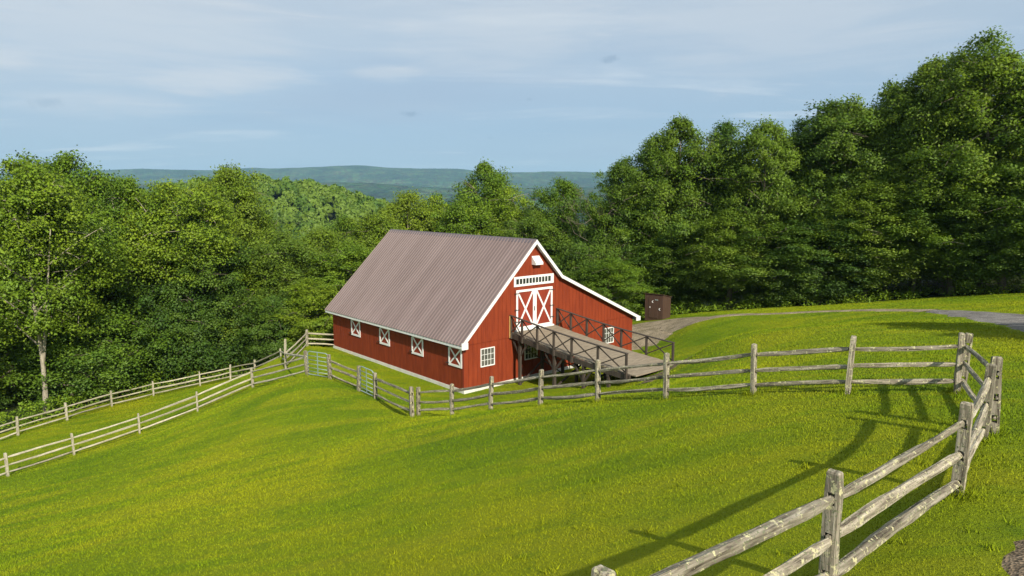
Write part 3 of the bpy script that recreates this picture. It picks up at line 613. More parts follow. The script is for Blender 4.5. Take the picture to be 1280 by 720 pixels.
def put_post(par, x, y, zb, H, rz, slots, a=.11, b=.165, lean=(0, 0)):
    POST_XY.append((x, y))
    me = post_mesh(H, a, b, slots, rng.random()*50); o = link('post', me, M['pale_wood' if par in PALE else 'weathered_wood'], par)
    # local X up: local (X,Y,Z)->(up, across, -along)
    Rm = Matrix.Rotation(rz, 4, 'Z') @ Matrix.Rotation(lean[0], 4, 'X') @ Matrix.Rotation(lean[1], 4, 'Y') @ Matrix(((0, 0, -1, 0), (0, 1, 0, 0), (1, 0, 0, 0), (0, 0, 0, 1)))
    o.matrix_world = Matrix.Translation((x, y, zb)) @ Rm
    o.matrix_parent_inverse = Matrix.Identity(4); o.matrix_basis = par.matrix_basis.inverted() @ (Matrix.Translation((x, y, zb)) @ Rm)
    return o
def put_rail(par, A, B, th=.105, bow=None, sag=None, seed=None):
    A = Vector(A); B = Vector(B); d = B-A; L_ = d.length; s = rng.random()*60 if seed is None else seed
    n = 18 if L_ > 1.5 else 8; k = 9; m = MB(); bow = rng.uniform(-.045, .045) if bow is None else bow; sag = rng.uniform(-.03, .05) if sag is None else sag
    w_, h_ = th*rng.uniform(.85, 1.1)/2, th*rng.uniform(.95, 1.3)/2; tw0, tw1 = rng.uniform(-.5, .5), rng.uniform(-.5, .5)
    for i in range(n+1):
        t = i/n; e = min(t, 1-t)*L_; tp = .50+.50*min(1, (e/.38))**.8; x = -.07+(L_+.14)*t
        cy, cz = bow*math.sin(math.pi*t), -sag*math.sin(math.pi*t); tw = tw0+(tw1-tw0)*t
        for j in range(k):
            ph = 2*math.pi*j/k; rr = 1+.34*mn.noise(Vector((math.cos(ph)*1.1+s, math.sin(ph)*1.1, x*.55)))*1.3+.16*mn.noise(Vector((math.cos(ph)*3, math.sin(ph)*3+s, x*3.0)))
            sq = 1/max(abs(math.cos(ph)), abs(math.sin(ph)))**.45
            yy, zz = math.cos(ph)*w_*rr*sq*tp, math.sin(ph)*h_*rr*sq*(tp*.9+.1)
            m.v.append((x, cy+yy*math.cos(tw)-zz*math.sin(tw), cz+yy*math.sin(tw)+zz*math.cos(tw)))
    for i in range(n):
        for j in range(k): j2 = (j+1) % k; m.f.append((i*k+j, i*k+j2, (i+1)*k+j2, (i+1)*k+j))
    m.f.append(tuple(range(k))[::-1]); m.f.append(tuple(n*k+j for j in range(k)))
    o = m.build('rail', M['pale_wood' if par in PALE else 'weathered_wood'], par)
    Rm = Matrix.Translation(A) @ d.to_track_quat('X', 'Z').to_matrix().to_4x4()
    o.matrix_basis = par.matrix_basis.inverted() @ Rm
    return o
HS = (.26, .62, 1.0)
def run(par, pts, H=1.22, th=.105, hs=HS, make=None, gaps=(), rails=3, a=.11, b=.165):
    P3 = []
    for i, p in enumerate(pts):
        x, y = p[0], p[1]; z = gz1(x, y); h = p[2] if len(p) > 2 and p[2] else H; P3.append((x, y, z, h))
    for i, (x, y, z, h) in enumerate(P3):
        a_ = P3[max(i-1, 0)]; b_ = P3[min(i+1, len(P3)-1)]; rz = math.atan2(b_[1]-a_[1], b_[0]-a_[0])
        if make is None or i in make: put_post(par, x, y, z, h*rng.uniform(.98, 1.04), rz, hs[-rails:], a=a, b=b, lean=(rng.uniform(-.03, .03), rng.uniform(-.03, .03)))
    for i in range(len(P3)-1):
        if i in gaps: continue
        p, q = P3[i], P3[i+1]
        for s in hs[-rails:]:
            j = rng.uniform(-.02, .02); put_rail(par, (p[0], p[1], p[2]+s+j), (q[0], q[1], q[2]+s+rng.uniform(-.02, .02)), th)
    return P3
f1 = empty('rail_fence', (POSTS['near'][1][0], POSTS['near'][1][1], gz1(*POSTS['near'][1][:2])), label='lichen spotted split rail fence nearest the camera at lower right', cat='fence', group='split rail fences')
run(f1, [(POSTS["near"][0][0], POSTS["near"][0][1], 1.24)]+[p[:2] for p in POSTS["near"][1:]], H=1.24, hs=(.17, .57, .99), th=.098, a=.10, b=.15)
f2 = empty('rail_fence', (POSTS['front'][1][0], POSTS['front'][1][1], gz1(*POSTS['front'][1][:2])), label='long split rail fence crossing the lawn below the ramp', cat='fence', group='split rail fences')
fp = POSTS['front']
run(f2, [fp[0][:2], fp[1][:2]], H=1.24, th=.09, a=.12, b=.16)
run(f2, [p[:2] for p in fp[2:]], H=1.25, th=.085, a=.11, b=.15)
yp = POSTS['yard']
f3 = empty('rail_fence', (yp[0][0], yp[0][1], gz1(*yp[0][:2])), label='short split rail fence with two metal gates beside the barn', cat='fence', group='split rail fences')
run(f3, [p[:2] for p in yp], H=1.27, th=.09, gaps=(1, 3), a=.15, b=.17)
lp = POSTS['lnear']
f4 = empty('rail_fence', (lp[0][0], lp[0][1], gz1(*lp[0][:2])), label='pale rail fence down the left slope, the nearer of two', cat='fence', group='split rail fences')
lx = (-26.6, 30.0)
PALE.append(f4)
run(f4, [yp[-1][:2]]+[p[:2] for p in lp]+[lx], H=1.22, th=.085, make=range(1, 7), a=.1, b=.14)
lf = POSTS['lfar']
f5 = empty('rail_fence', (lf[1][0], lf[1][1], gz1(*lf[1][:2])), label='pale rail fence along the edge of the left wood, the farther of two', cat='fence', group='split rail fences')
PALE.append(f5)
run(f5, [(lf[1][0], lf[1][1], 1.85)]+[p[:2] for p in lf[2:]]+[(-32.8, 39.0), (-34, 35.8)], H=1.22, th=.085, a=.1, b=.14)
bc = b2w(-.12, 15.2)
run(f5, [lf[1][:2], lf[0][:2], bc], H=1.25, th=.085, make=(1,), rails=3)
run(f5, [lf[1][:2], yp[-1][:2]], H=1.2, th=.10, make=(), rails=1)
# ------------------------------------------------------------ gates
def gate(A, B, label, nb=6, H=1.22, brace=True):
    za, zb = gz1(*A)+.10, gz1(*B)+.10; dx, dy = B[0]-A[0], B[1]-A[1]; L_ = math.hypot(dx, dy); rz = math.atan2(dy, dx)
    o = empty('farm_gate', (A[0], A[1], za), rz, label=label, cat='gate', group='metal farm gates'); sl = (zb-za)/L_
    a, b = .10, L_-.10; c = .16; f = MB(); z = lambda x, h: h+sl*x
    fr = [(a, z(a, 0)), (a, z(a, H-c)), (a+.05, z(a, H-.05)), (a+c, z(a, H)), (b-c, z(b, H)), (b-.05, z(b, H-.05)), (b, z(b, H-c)), (b, z(b, 0)), (a, z(a, 0))]
    f.tube([(x, 0, h) for x, h in fr], .024, 8, cap=False); f.build('frame', M['galvanized'], o, smooth=True)
    for i in range(1, nb):
        h = H*(i/nb)**1.12; m = MB(); m.tube([(a, 0, z(a, h)), (b, 0, z(b, h))], .018, 8); m.build('bar', M['galvanized'], o, smooth=True)
    if brace:
        m = MB(); xm = (a+b)/2; m.box(xm-.03, xm+.03, -.03, -.019, z(xm, 0), z(xm, H)); m.build('brace', M['galvanized'], o)
    for h in (.2, H-.25):
        m = MB(); m.tube([(-.02, 0, z(0, h)), (a, 0, z(a, h))], .014, 6); m.build('hinge', M['black_iron'], o)
gate(yp[4][:2], yp[3][:2], 'wider metal bar gate with a middle brace, left end of the yard fence')
gate(yp[2][:2], yp[1][:2], 'narrow metal bar gate without brace, nearer the barn front')
# ------------------------------------------------------------ outhouse
def outhouse():
    x, y, _ = at(828, 397, 55.5); z = gz1(x, y)-.02; rz = R(-34)
    o = empty('outhouse', (x, y, z), R(-40), label='small dark brown wooden outhouse with slanted roof at the wood edge', cat='shed')
    Wd, Dp, H1, H2 = 1.62, 1.35, 2.02, 1.72     # corner facing the camera at local origin; front runs to -x, side to +y
    m = MB()
    m.hexa([(-Wd, 0, -.2), (0, 0, -.2), (0, Dp, -.2), (-Wd, Dp, -.2), (-Wd, 0, H1), (0, 0, H1), (0, Dp, H2), (-Wd, Dp, H2)])
    n = 12
    for i in range(n):
        a, b = -Wd+Wd*i/n+.006, -Wd+Wd*(i+1)/n-.006; m.box(a, b, -.018, -.001, 0, H1-.02)
    for i in range(10):
        a, b = Dp*i/10+.006, Dp*(i+1)/10-.006; za, zb = H1+(H2-H1)*a/Dp-.02, H1+(H2-H1)*b/Dp-.02
        m.hexa([(.001, a, 0), (.019, a, 0), (.019, b, 0), (.001, b, 0), (.001, a, za), (.019, a, za), (.019, b, zb), (.001, b, zb)])
    m.build('wall', M['shed_board'], o)
    r_ = MB(); e = .09; s = (H2-H1)/Dp
    r_.hexa([(-Wd-e, -e, H1-s*e+.004), (e, -e, H1-s*e+.004), (e, Dp+e, H2+s*e+.004), (-Wd-e, Dp+e, H2+s*e+.004), (-Wd-e, -e, H1-s*e+.05), (e, -e, H1-s*e+.05), (e, Dp+e, H2+s*e+.05), (-Wd-e, Dp+e, H2+s*e+.05)]); r_.build('roof', M['shed_board'], o)
    d = MB(); d.box(-1.25, -.42, -.045, -.019, .08, 1.72); dr = d.build('door', M['shed_board'], o)
    c = MB()
    def moon(cx, cz, r0):
        k = 9; out = [(cx+r0*math.cos(t), cz+r0*math.sin(t)) for t in [R(60+240*i/k) for i in range(k+1)]]; inn = [(cx+r0*.45+r0*.78*math.cos(t), cz+r0*.78*math.sin(t)) for t in [R(95+170*i/k) for i in range(k+1)]]
        for i in range(k):
            c.prism([out[i], out[i+1], inn[i+1], inn[i]], -.065, -.047)
    moon(-.22, .85, .10); moon(-.86, 1.42, .10); moon(-1.1, .95, .07); c.build('crescent', M['white_paint'], dr)
    v = MB(); v.box(-.68, -.40, -.07, -.047, 1.56, 1.63); v.build('vent', M['galvanized'], dr)
outhouse()
# ------------------------------------------------------------ trees
def leaf_cloud(centres, radii, counts, size, rs, flat=.5, droop=.25, zmid=7.):
    """diamond leaves scattered round spray centres; returns verts, faces, tone"""
    V = []; T = []; C_ = []
    for c, r, n in zip(centres, radii, counts):
        q = rs.randn(n, 3)*.5; q[:, 2] *= flat; d = np.hypot(q[:, 0], q[:, 1]); q = q*r; q[:, 2] -= droop*d*d*r
        p = c+q
        nrm = rs.randn(n, 3)*.75; nrm[:, 2] = np.abs(nrm[:, 2])+.55; nrm /= np.linalg.norm(nrm, axis=1)[:, None]
        t = rs.randn(n, 3); t -= (t*nrm).sum(1)[:, None]*nrm; t /= np.linalg.norm(t, axis=1)[:, None]; b = np.cross(nrm, t)
        s = size*(.6+.8*rs.rand(n))[:, None]
        fold = nrm*s*.12
        quad = np.stack([p-t*s*.55, p+b*s*.36+fold+t*s*.05, p+t*s*.55-fold*.6, p-b*s*.36+fold+t*s*.05], 1)
        cn = q/(np.linalg.norm(q, axis=1)[:, None]+1e-6)*.75; cr = c-np.array([0, 0, zmid]); cn = cn+.6*cr/(np.linalg.norm(cr)+1e-6)+np.array([0, 0, .35]); C_.append(np.repeat(cn/np.linalg.norm(cn, axis=1)[:, None], 4, 0))
        V.append(quad.reshape(-1, 3)); T.append(np.repeat(np.clip(rs.rand()*.85+.15*rs.rand(n), 0, 1), 4))
    V = np.concatenate(V); F_ = np.arange(len(V)).reshape(-1, 4); return V, F_, np.concatenate(T), np.concatenate(C_)
def tree_meshes(seed, H=15., Rad=4.5, base=.12, nl=20, sprays=280, per=180, size=.165, trunk_r=.22, fork=False, cyl=.9, lobes=5, leafy=1.0, name='tree', shape=1.0):
    rs = np.random.RandomState(seed); m = MB(); C = []; Rr = []; Cn = []
    # trunk
    lean = rs.randn(2)*.03*H
    def tp(t): return np.array([lean[0]*t*t+.12*math.sin(t*7+seed), lean[1]*t*t+.12*math.cos(t*6+seed)-.12, H*.9*t-.3*(t == 0)])
    k = 14; m.tube([tp(i/k) for i in range(k+1)], [trunk_r*(1.35-.35*min(1, i*2/k))*(1-.9*(i/k))+.02 for i in range(k+1)], 8)
    if fork: 
        a = tp(.22); q = [a+np.array([1.3*s, .12*s, H*.55*s]) for s in np.linspace(0, 1, 8)]; m.tube(q, [trunk_r*.75*(1-.85*s)+.02 for s in np.linspace(0, 1, 8)], 8)
    ph = rs.rand(lobes)*6.28; am = .12+.16*rs.rand(lobes); fz = rs.randint(1, 4, lobes); fa = rs.randint(1, 5, lobes)
    def env(t, az):                    # crown radius at relative crown height t
        r = (math.sin(math.pi*min(1, max(0, t))**(.80*shape)))**.55
        if t < .32: r = max(r, cyl*(.66+.5*t))
        r *= math.sqrt(max(0, 1-max(0, (t-.74)/.26)**2.2)) if t > .74 else 1
        l = sum(am[i]*math.sin(fa[i]*az+fz[i]*t*4+ph[i]) for i in range(lobes))
        return Rad*r*(1+.6*l)
    z0 = H*base; tips = []
    for i in range(nl):
        t = (i+.5)/nl*.86+rs.rand()*.06; az = i*2.4+rs.rand()*.7; zt = z0+(H-z0)*min(.97, t+.04)
        r = env(t, az)*.86; zb = max(z0*.75, zt-r*.55-.3); a = tp(min(.97, zb/(H*.9))); e = np.array([tp(min(1, zt/(H*.9)))[0]+math.cos(az)*r, tp(min(1, zt/(H*.9)))[1]+math.sin(az)*r, zt])
        mid = (a+e)/2+np.array([0, 0, .10*r]); rad0 = trunk_r*(.42-.25*t)
        pts = [a*(1-s)**2+2*mid*s*(1-s)+e*s*s for s in np.linspace(0, 1, 7)]; m.tube(pts, [rad0*(1-.85*s)+.012 for s in np.linspace(0, 1, 7)], 6, cap=False)
        for s in (.45, .62, .78, .92, 1.0):
            p = a*(1-s)**2+2*mid*s*(1-s)+e*s*s
            for _ in range(2):
                o = rs.randn(3)*np.array([.6, .6, .5])*(.45+.8*s); C.append(p+o); Rr.append((.55+.45*rs.rand())*(1.15)); Cn.append(int(per*.8*leafy))
            sp = p+rs.randn(3)*np.array([.9, .9, .5]); m.tube([p, (p+sp)/2+np.array([0, 0, .05]), sp], [.03, .02, .01], 4, cap=False)
    for i in range(sprays):
        t = rs.rand()**.85; az = rs.rand()*6.283; r = env(t, az)*(1-.24*rs.rand()**2); z = z0+(H-z0)*t
        p = np.array([tp(min(1, z/(H*.9)))[0]+math.cos(az)*r, tp(min(1, z/(H*.9)))[1]+math.sin(az)*r, z]); p += rs.randn(3)*.26
        # keep gaps: drop sprays where a slow noise is low
        if mn.noise(Vector((p[0]*.55+seed, p[1]*.55, p[2]*.95))) < -.10: continue
        C.append(p); Rr.append(.45+.75*rs.rand()); Cn.append(int(per*(.7+.7*rs.rand())*leafy))
    V, Fc, T, CN = leaf_cloud(C, Rr, Cn, size, rs, zmid=H*.45)
    keep = (V.reshape(-1, 4, 3)[:, :, 2].min(1) > .12); V = V.reshape(-1, 4, 3)[keep].reshape(-1, 3); T = T.reshape(-1, 4)[keep].ravel(); CN = CN.reshape(-1, 4, 3)[keep].reshape(-1, 3); Fc = np.arange(len(V)).reshape(-1, 4)
    me = np_mesh('crown', V, Fc); a = me.attributes.new('tone', 'FLOAT', 'POINT'); a.data.foreach_set('value', T.astype(np.float32)); a = me.attributes.new('clump', 'FLOAT_VECTOR', 'POINT'); a.data.foreach_set('vector', CN.astype(np.float32).ravel())
    tm = m.mesh('trunk'); return tm, me
VAR = {}
def variant(key, lm='leaf', bm='bark', **k):
    tm, cm = tree_meshes(**k); tm.materials.append(M[bm]); tm.polygons.foreach_set('use_smooth', [True]*len(tm.polygons)); cm.materials.append(M[lm]); zz = np.empty(len(cm.vertices)*3, np.float32); cm.vertices.foreach_get('co', zz); VAR[key] = (tm, cm, float(np.percentile(zz[2::3], 99.95)), k.get('Rad', 4.5))
variant('a', seed=1); variant('b', seed=2, lobes=7, nl=22); variant('c', lm='leaf_dark', seed=3, base=.10, lobes=6); variant('d', seed=4, base=.2, shape=.85)
variant('y', lm='leaf_yellow', seed=5, base=.12)
variant('open', bm='bark_pale', seed=6, base=.34, leafy=.8, trunk_r=.135, fork=True)
variant('bare', bm='bark_pale', seed=7, base=.58, leafy=.85, trunk_r=.14, nl=16)
variant('low', seed=8, H=8., Rad=5., base=.14, nl=18, sprays=170, trunk_r=.34, shape=.8)
variant('low2', lm='leaf_dark', seed=9, H=8., Rad=4.2, base=.04, nl=16, sprays=200, trunk_r=.18)
variant('slim', lm='leaf_dark', seed=10, H=15., Rad=2.8, base=.12, nl=18, sprays=170)
variant('airy', seed=12, bm='bark_pale', H=15., Rad=4.6, base=.25, sprays=120, leafy=.72, trunk_r=.26, nl=24)
for _k in 'abd':
    _t, _c, _h, _r = VAR[_k]; _c = _c.copy(); _c.materials.clear(); _c.materials.append(M['leaf_mid']); VAR[_k+'r'] = (_t, _c, _h, _r)
tr_rng = random.Random(3)
def tree(u, vt, Y, rad, key, label, group, name='broadleaf_tree', x=None):
    p = at(u, vt, Y); X, Yw = (p[0], p[1]) if x is None else x
    g = gz1(X, Yw); H = p[2]-g; tm, cm, H0_, R0 = VAR[key]
    o = empty(name, (X, Yw, g-.05), (0.0 if u == 28 else tr_rng.random()*6.283), label=label, cat='tree', group=group)
    s = (rad/R0, rad/R0, H/H0_)
    for nm, me in (('trunk', tm), ('crown', cm)):
        c = bpy.data.objects.new(nm, me); COL.objects.link(c); c.parent = o; c.scale = s
    return o
GL, GB, GR = 'trees of the left wood', 'trees behind the barn', 'trees of the right wood'
LEFT = [
 (28, 192, 49, 4.6, 'open', 'tall tree with a pale forked trunk at the left edge of the photo'),
 (118, 374, 54, 5.2, 'low', 'low wide round tree with a stout trunk behind the left rail fence'),
 (-42, 205, 52, 4.6, 'a', 'leafy tree cut off by the left border behind the pale forked one'),
 (74, 190, 56, 4.8, 'b', 'tallest crown of the left wood, right of the pale forked trunk'),
 (124, 220, 65, 4.4, 'd', 'tall tree above the low round one, just left of two thin pale trunks'),
 (152, 214, 57.5, 4.2, 'bare', 'tall tree on a thin pale bare trunk in the left wood, left one of two'),
 (206, 222, 58.5, 4.4, 'bare', 'tall tree on a thin pale bare trunk in the left wood, right one of two'),
 (282, 206, 68, 4.8, 'y', 'yellow green tall crown standing out against the hills on the left'),
 (246, 262, 60, 4.0, 'c', 'dark mid height tree in front of the yellow green tall crown'),
 (205, 335, 59, 4.2, 'low2', 'bushy tree between the low round tree and the fence corner post'),
 (262, 352, 61.5, 4.4, 'low2', 'dense bushy tree above the middle of the far rail fence'),
 (320, 262, 72, 4.4, 'b', 'tall tree just right of the yellow green crown'),
 (312, 322, 63, 4.2, 'a', 'dark layered tree above the upper end of the far rail fence'),
 (352, 288, 65, 4.4, 'c', 'mid height tree left of the barn below the wooded hill'),
 (350, 366, 58, 3.2, 'low2', 'low dark tree behind the tall fence post left of the barn'),
 (398, 345, 58.5, 3.4, 'a', 'dark tree touching the back corner of the barn roof'),
 (396, 284, 70, 4.4, 'y', 'pale yellow green tree left of the barn roof, under the hill'),
 (438, 300, 64, 4.2, 'b', 'dark tree rising behind the sloping left edge of the barn roof'),
 (432, 270, 78, 4.6, 'd', 'crown just above the left slope of the barn roof, second row'),
 (470, 266, 72, 4.2, 'y', 'yellowish tree directly left of the barn ridge'),
 (60, 300, 57, 4.0, 'c', 'shaded tree between the forked trunk and the low round tree'),
 (18, 398, 57, 3.4, 'low2', 'bushy tree in the shade behind the foot of the pale forked trunk'),
 (-38, 410, 54, 3.6, 'low2', 'bushy tree cut off by the left border behind the rail fence'),
 (66, 214, 54.5, 3.6, 'bare', 'slim pale trunked tree standing just right of the forked one'),
 (104, 230, 56.5, 3.6, 'bare', 'slim pale trunked tree rising out of the left side of the low round one'),
 (78, 446, 58, 2.8, 'low2', 'small bush tree between the forked trunk and the low round tree'),
]
BEHIND = [
 (508, 238, 76, 4.4, 'y', 'yellow green tree above the left end of the barn ridge'),
 (543, 242, 80, 4.6, 'a', 'tree above the barn ridge, second from its left end'),
 (578, 248, 74, 4.2, 'b', 'dark tree above the middle of the barn ridge'),
 (606, 202, 80, 5.2, 'd', 'tallest pointed tree behind the barn ridge'),
 (640, 232, 76, 4.6, 'airy', 'open tree with pale limbs right of the tallest one behind the barn'),
 (668, 262, 70, 4.0, 'c', 'dark tree just above the right end of the barn ridge'),
 (704, 223, 72, 4.2, 'b', 'rounded dark crown standing alone above the barn gable'),
 (735, 300, 63, 3.4, 'low2', 'dark low tree behind the kink of the barn roof'),
 (762, 320, 60, 3.4, 'a', 'dark tree behind the lower right slope of the barn roof'),
]
RIGHT = [
 (782, 196, 67, 3.6, 'b', 'leftmost crown of the right wood, beside the bare branches'),
 (810, 170, 67, 4.4, 'a', 'broad crown rising behind the outhouse, left one'),
 (853, 146, 66, 4.6, 'd', 'high rounded crown right above the outhouse'),
 (908, 151, 66, 2.7, 'slim', 'slim crown poking up between two broad ones in the right wood'),
 (955, 149, 62, 4.2, 'y', 'yellow green crown just right of the slim one in the right wood'),
 (1000, 148, 64, 4.0, 'a', 'crown left of the step up in the right wood skyline'),
 (1037, 124, 62, 3.8, 'slim', 'upright crown at the step up in the right wood skyline'),
 (1078, 121, 60, 4.4, 'c', 'broad dark crown in the middle of the right wood'),
 (1125, 104, 60, 4.2, 'b', 'crown on the rising skyline left of the tallest trees'),
 (1165, 74, 58, 4.6, 'd', 'tall crown next to the open topped one, on its left'),
 (1205, 60, 56, 4.6, 'airy', 'tall tree with pale bare limbs showing through its open top'),
 (1254, 36, 53, 5.2, 'a', 'tallest tree of the right wood, at the right border'),
 (1325, 60, 52, 5, 'b', 'tall tree partly cut off by the right border'),
 (797, 292, 66, 3.6, 'c', 'lower tree behind the outhouse roof'),
 (868, 286, 63, 3.8, 'a', 'lower tree right of the outhouse reaching the grass'),
 (918, 262, 60, 4.2, 'd', 'lower layered tree, second right of the outhouse'),
 (975, 276, 58, 4.2, 'b', 'lower layered tree, third right of the outhouse'),
 (1032, 262, 57, 4.2, 'c', 'lower layered tree below the upright crown in the right wood'),
 (1092, 225, 56, 4.2, 'y', 'paler drooping tree in front of the middle of the right wood'),
 (1150, 240, 55, 4.0, 'open', 'front tree with a visible trunk above the crest of the gravel road'),
 (1205, 190, 53.5, 4.4, 'a', 'front tree below the open topped one, over the road crest'),
 (1262, 200, 51, 4.4, 'c', 'front tree reaching the grass at the right border'),
 (1320, 190, 49, 4.4, 'd', 'front tree cut off by the right border'),
]
for L_, g in ((LEFT, GL), (BEHIND, GB), (RIGHT, GR)):
    for (u, vt, Y, rad, key, lab) in L_: tree(u, vt, Y, rad, key+'r' if g == GR and key in 'abd' else key, lab, g)
fill = random.Random(9)
def filler(us, vts, Y, g, lab):
    for i, u in enumerate(us):
        v = np.interp(u, [p[0] for p in vts], [p[1] for p in vts])+fill.uniform(0, 16)
        tree(u+fill.uniform(-12, 12), v, Y+fill.uniform(-3, 3), fill.uniform(4.2, 5.0), fill.choice('aabcd'), lab, g)
filler(range(-60, 330, 52), [(-60, 225), (60, 222), (180, 250), (330, 300)], 72, GL, 'leafy tree hidden deep in the left wood behind the front trees')
filler(range(330, 500, 44), [(330, 318), (420, 300), (500, 272)], 86, GL, 'leafy tree hidden deep in the left wood behind the front trees')
filler(range(500, 780, 48), [(500, 262), (600, 245), (720, 256), (780, 245)], 90, GB, 'leafy tree hidden behind the front row that stands behind the barn')
filler(range(800, 1400, 58), [(800, 200), (900, 185), (1000, 172), (1100, 140), (1180, 95), (1250, 70), (1400, 70)], 71, GR, 'leafy tree hidden deep in the right wood behind the front trees')
filler(range(830, 1400, 64), [(800, 260), (1000, 230), (1100, 190), (1250, 150), (1400, 140)], 64, GR, 'leafy tree hidden deep in the right wood behind the front trees')
# a tree just outside the right border throws its shade on the lawn
_s = on_ground(1125, 404); SHX = (_s[0]+3.9, _s[1]-8.6)
t_ = tree(1555, 60, 21, 3.2, 'b', 'tree just beyond the right border whose shade falls on the lawn', 'lone trees', x=SHX)
t_.scale = (1, 1, .52)
# dead tree
def dead_tree():
    p = at(750, 246, 67); g = gz1(p[0], p[1]); H = p[2]-g; rs = np.random.RandomState(21)
    o = empty('dead_tree', (p[0], p[1], g), label='leafless tree with spreading bare branches right of the barn gable', cat='tree')
    t = MB(); t.tube([(0, 0, -.3), (.1, .1, H*.3), (-.1, 0, H*.6), (.2, 0, H*.86)], [.16, .12, .08, .04], 8); t.build('trunk', M['bark'], o, smooth=True)
    def br(a, d, L_, r, dep, m):
        b = a+d*L_*.5+rs.randn(3)*.08*L_; c = b+(d+np.array([0, 0, .12]))*L_*.5+rs.randn(3)*.06*L_; m.tube([a, b, c], [r, r*.7, r*.4], 5, cap=False)
        if dep:
            for k in range(3):
                dd = d+rs.randn(3)*.45; dd[2] += .15; dd /= np.linalg.norm(dd); br([b, c, (b+c)/2][k], dd, L_*.62, r*.5, dep-1, m)
    for i in range(13):
        az = i*2.4; z = H*(.45+.4*i/12); d = np.array([math.cos(az), math.sin(az), .55]); d /= np.linalg.norm(d); m = MB(); br(np.array([0, 0, z]), d, 3.1-.9*i/12, .045, 3, m); m.build('branch', M['bark'], o)
dead_tree()
# undergrowth along the wood edges: nobody could count these plants
def undergrowth():
    rs = np.random.RandomState(33); C = []; Rr = []; Cn = []
    xs = np.r_[rs.uniform(-46, -16, 620), rs.uniform(8, 60, 560)]
    for x in xs:
        pts = rs.rand(); yy = 0
        for _ in range(1):
            e = woods_edge(np.array([x]), np.array([0.]))[0]*-2       # y of the edge
            y = e+.3+rs.rand()**1.5*5.5; z = gz1(x, y)
            hh = .25+rs.rand()*((2.0 if x < -15 else 1.1) if y-e > 1 else .35); C.append(np.array([x, y, z+hh*.6])); Rr.append(.35+.5*rs.rand()); Cn.append(38)
    V, Fc, T, CN = leaf_cloud(C, Rr, Cn, .15, rs, flat=.7)
    me = np_mesh('undergrowth', V, Fc); a = me.attributes.new('tone', 'FLOAT', 'POINT'); a.data.foreach_set('value', T.astype(np.float32))
    tag(link('undergrowth', me, M['leaf']), 'leafy ground plants and brambles along the wood edges', 'undergrowth', kind='stuff')
undergrowth()
# ------------------------------------------------------------ the wooded hill in the middle distance: stuff
def hill_forest():
    rs = np.random.RandomState(5); pts = []
    while len(pts) < 8000:
        x = rs.uniform(-430, 90, 4000); y = rs.uniform(110, 560, 4000); ok = (np.abs(x) < .78*y+30)
        for a, b in zip(x[ok], y[ok]): pts.append((a, b))
    pts = np.array(pts[:8000]); z = gz(pts[:, 0], pts[:, 1]); ok = ~((pts[:, 1] < 150) & (z > -12)); 
    # crowns made of big leaf faces on a dome, one mesh per kind, then scattered as one mesh
    kinds = []
    for s in range(4):
        r2 = np.random.RandomState(50+s); n = 150; d = r2.randn(n, 3); d /= np.linalg.norm(d, axis=1)[:, None]; d[:, 2] = np.abs(d[:, 2])*1.0-.15
        rr = 3.2+.5*r2.rand(n)+.5*np.sin(d[:, 0]*5+s)*np.cos(d[:, 1]*4)
        c = d*rr[:, None]; c[:, 2] = c[:, 2]*1.25
        nrm = d+r2.randn(n, 3)*.45; nrm /= np.linalg.norm(nrm, axis=1)[:, None]; t = r2.randn(n, 3); t -= (t*nrm).sum(1)[:, None]*nrm; t /= np.linalg.norm(t, axis=1)[:, None]; b = np.cross(nrm, t)
        sz = (.55+.5*r2.rand(n))[:, None]; kinds.append(np.stack([c-t*sz, c+b*sz*.8, c+t*sz, c-b*sz*.8], 1))
    P_ = pts; sc_ = .8+.55*rs.rand(len(P_)); V = []; T = []
    for i in range(len(P_)):
        q = kinds[i % 4]; a = rs.rand()*6.28; ca, sa = math.cos(a), math.sin(a); s = sc_[i]
        w_ = np.stack([q[..., 0]*ca-q[..., 1]*sa, q[..., 0]*sa+q[..., 1]*ca, q[..., 2]*(1+.3*rs.rand())], -1)*s+np.array([P_[i, 0], P_[i, 1], z[i]+8.0*s])
        V.append(w_.reshape(-1, 3)); T.append(np.full(len(w_)*4, rs.rand()))
    V = np.concatenate(V); me = np_mesh('distant_forest', V, np.arange(len(V)).reshape(-1, 4)); a = me.attributes.new('tone', 'FLOAT', 'POINT'); a.data.foreach_set('value', (np.concatenate(T)*1.7).clip(0, 2).astype(np.float32))
    tag(link('distant_forest', me, M['leaf_far']), 'sunlit green forest covering the rounded hill in the middle distance', 'forest', kind='stuff')
hill_forest()
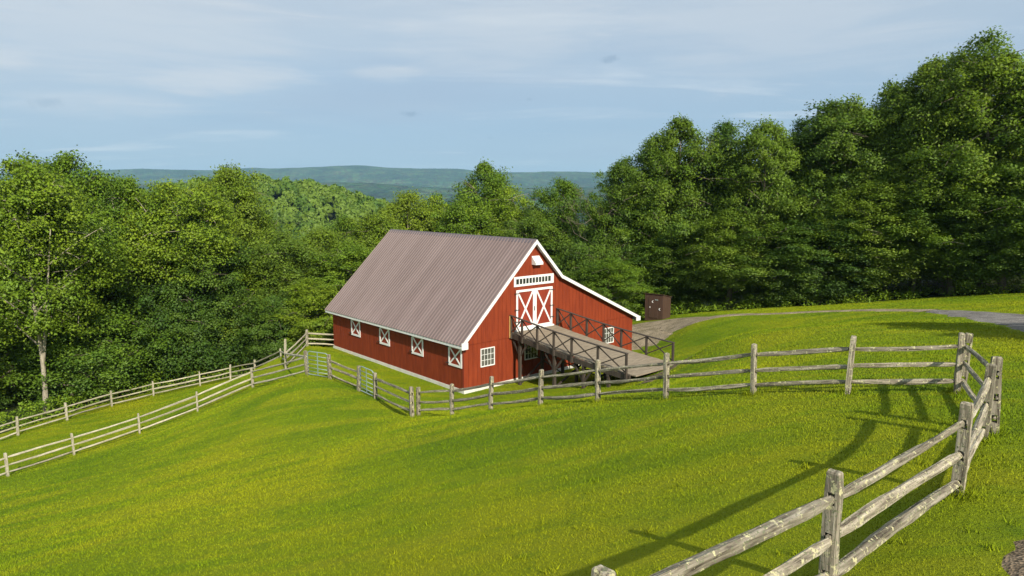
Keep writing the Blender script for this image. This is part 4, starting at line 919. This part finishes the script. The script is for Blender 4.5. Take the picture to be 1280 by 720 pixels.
# ------------------------------------------------------------ grass blades
def grass():
    rs = np.random.RandomState(77); n = 900000
    r = 3.6+(60-3.6)*rs.rand(n)**1.35; az = R(1)*(rs.rand(n)*92-46); x = r*np.sin(az); y = r*np.cos(az)
    ok = (woods_edge(x, y) < 0)
    bx, by = w2b(x, y); ok &= ~((bx > -.1) & (bx < BW+.1) & (by > -.1))
    # keep off the gravel
    def seg_d(x, y, pl):
        d = np.full(x.shape, 1e9)
        for (a, b) in zip(pl[:-1], pl[1:]):
            ax, ay, bx_, by_ = a[0], a[1], b[0], b[1]; l2 = (bx_-ax)**2+(by_-ay)**2; t = np.clip(((x-ax)*(bx_-ax)+(y-ay)*(by_-ay))/l2, 0, 1)
            w_ = (a[2]+(b[2]-a[2])*t+a[3]+(b[3]-a[3])*t)/2
            d = np.minimum(d, np.hypot(x-ax-t*(bx_-ax), y-ay-t*(by_-ay))-w_)
        return d
    PATH = [(*on_ground(1500, 560), .8, .8), (*on_ground(1430, 640), .8, .8), (*on_ground(1362, 722), .8, .8), (5.2, 3.6, .8, .8), (4.4, 1.6, .8, .8)]
    jit = rs.rand(n)**2*.9
    ok &= (seg_d(x, y, ROAD) > jit-.15) & (seg_d(x, y, PATH) > jit-.25)
    x, y, r = x[ok], y[ok], r[ok]; n = len(x); z = gz(x, y)
    k = np.clip(r/9, .55, 4.2); hgt = (.012+.023*rs.rand(n)**1.6)*np.clip(k, .8, 1.6); wd = .0055*k**.95*(.7+.6*rs.rand(n)); a = rs.rand(n)*6.283
    pk = rs.randint(0, len(POST_XY), 9000); PX = np.array(POST_XY)[pk]; x[:9000] = PX[:, 0]+rs.randn(9000)*.10; y[:9000] = PX[:, 1]+rs.randn(9000)*.10; z[:9000] = gz(x[:9000], y[:9000]); hgt[:9000] = .05+.11*rs.rand(9000); wd[:9000] = .005+.004*rs.rand(9000)
    wx = rs.uniform(-14, 14, 330); wy = rs.uniform(5, 24, 330); wk = rs.randint(0, 330, 5000); q0 = slice(9000, 14000); okw = np.ones(5000)
    x[q0] = wx[wk]+rs.randn(5000)*.05; y[q0] = wy[wk]+rs.randn(5000)*.05; z[q0] = gz(x[q0], y[q0]); hgt[q0] = .045+.05*rs.rand(5000); wd[q0] = .006+.008*rs.rand(5000)
    # clumpiness
    cl = np.sin(x*2.1+np.sin(y*1.3)*2)*np.sin(y*1.9+np.sin(x*1.1)*2); hgt *= 1+.25*cl
    dx, dy = np.cos(a), np.sin(a); ln = hgt*(.2+.7*rs.rand(n)); la = rs.rand(n)*6.283
    p = np.stack([x, y, z-.006], 1); s = np.stack([dx*wd, dy*wd, 0*x], 1); tip = np.stack([x+np.cos(la)*ln, y+np.sin(la)*ln, z+hgt], 1)
    V = np.stack([p-s, p+s, tip], 1).reshape(-1, 3)
    o = link('grass', np_mesh('grass', V, np.arange(len(V)).reshape(-1, 3)), M['grass_blade']); _a = o.data.attributes.new('tone', 'FLOAT', 'POINT'); _a.data.foreach_set('value', np.repeat(rs.rand(n), 3).astype(np.float32)); tag(o, 'short mown bright green grass of the sloping lawn', 'grass', kind='stuff')
grass()
# ------------------------------------------------------------ haze
def haze():
    m = bpy.data.materials.new('haze_air'); m.use_nodes = True; t = m.node_tree; t.nodes.clear()
    v = N(t, 'ShaderNodeVolumePrincipled'); v.inputs['Color'].default_value = (.42, .73, 1.0, 1); v.inputs['Density'].default_value = 7.0e-5; v.inputs['Anisotropy'].default_value = .0
    o = N(t, 'ShaderNodeOutputMaterial'); t.links.new(v.outputs[0], o.inputs['Volume'])
    b = MB(); b.box(-14900, 14900, -4200, 15500, -160, 420); h = b.build('haze', m); tag(h, 'thin blue air haze in front of the far hills', 'haze', kind='stuff')
haze()
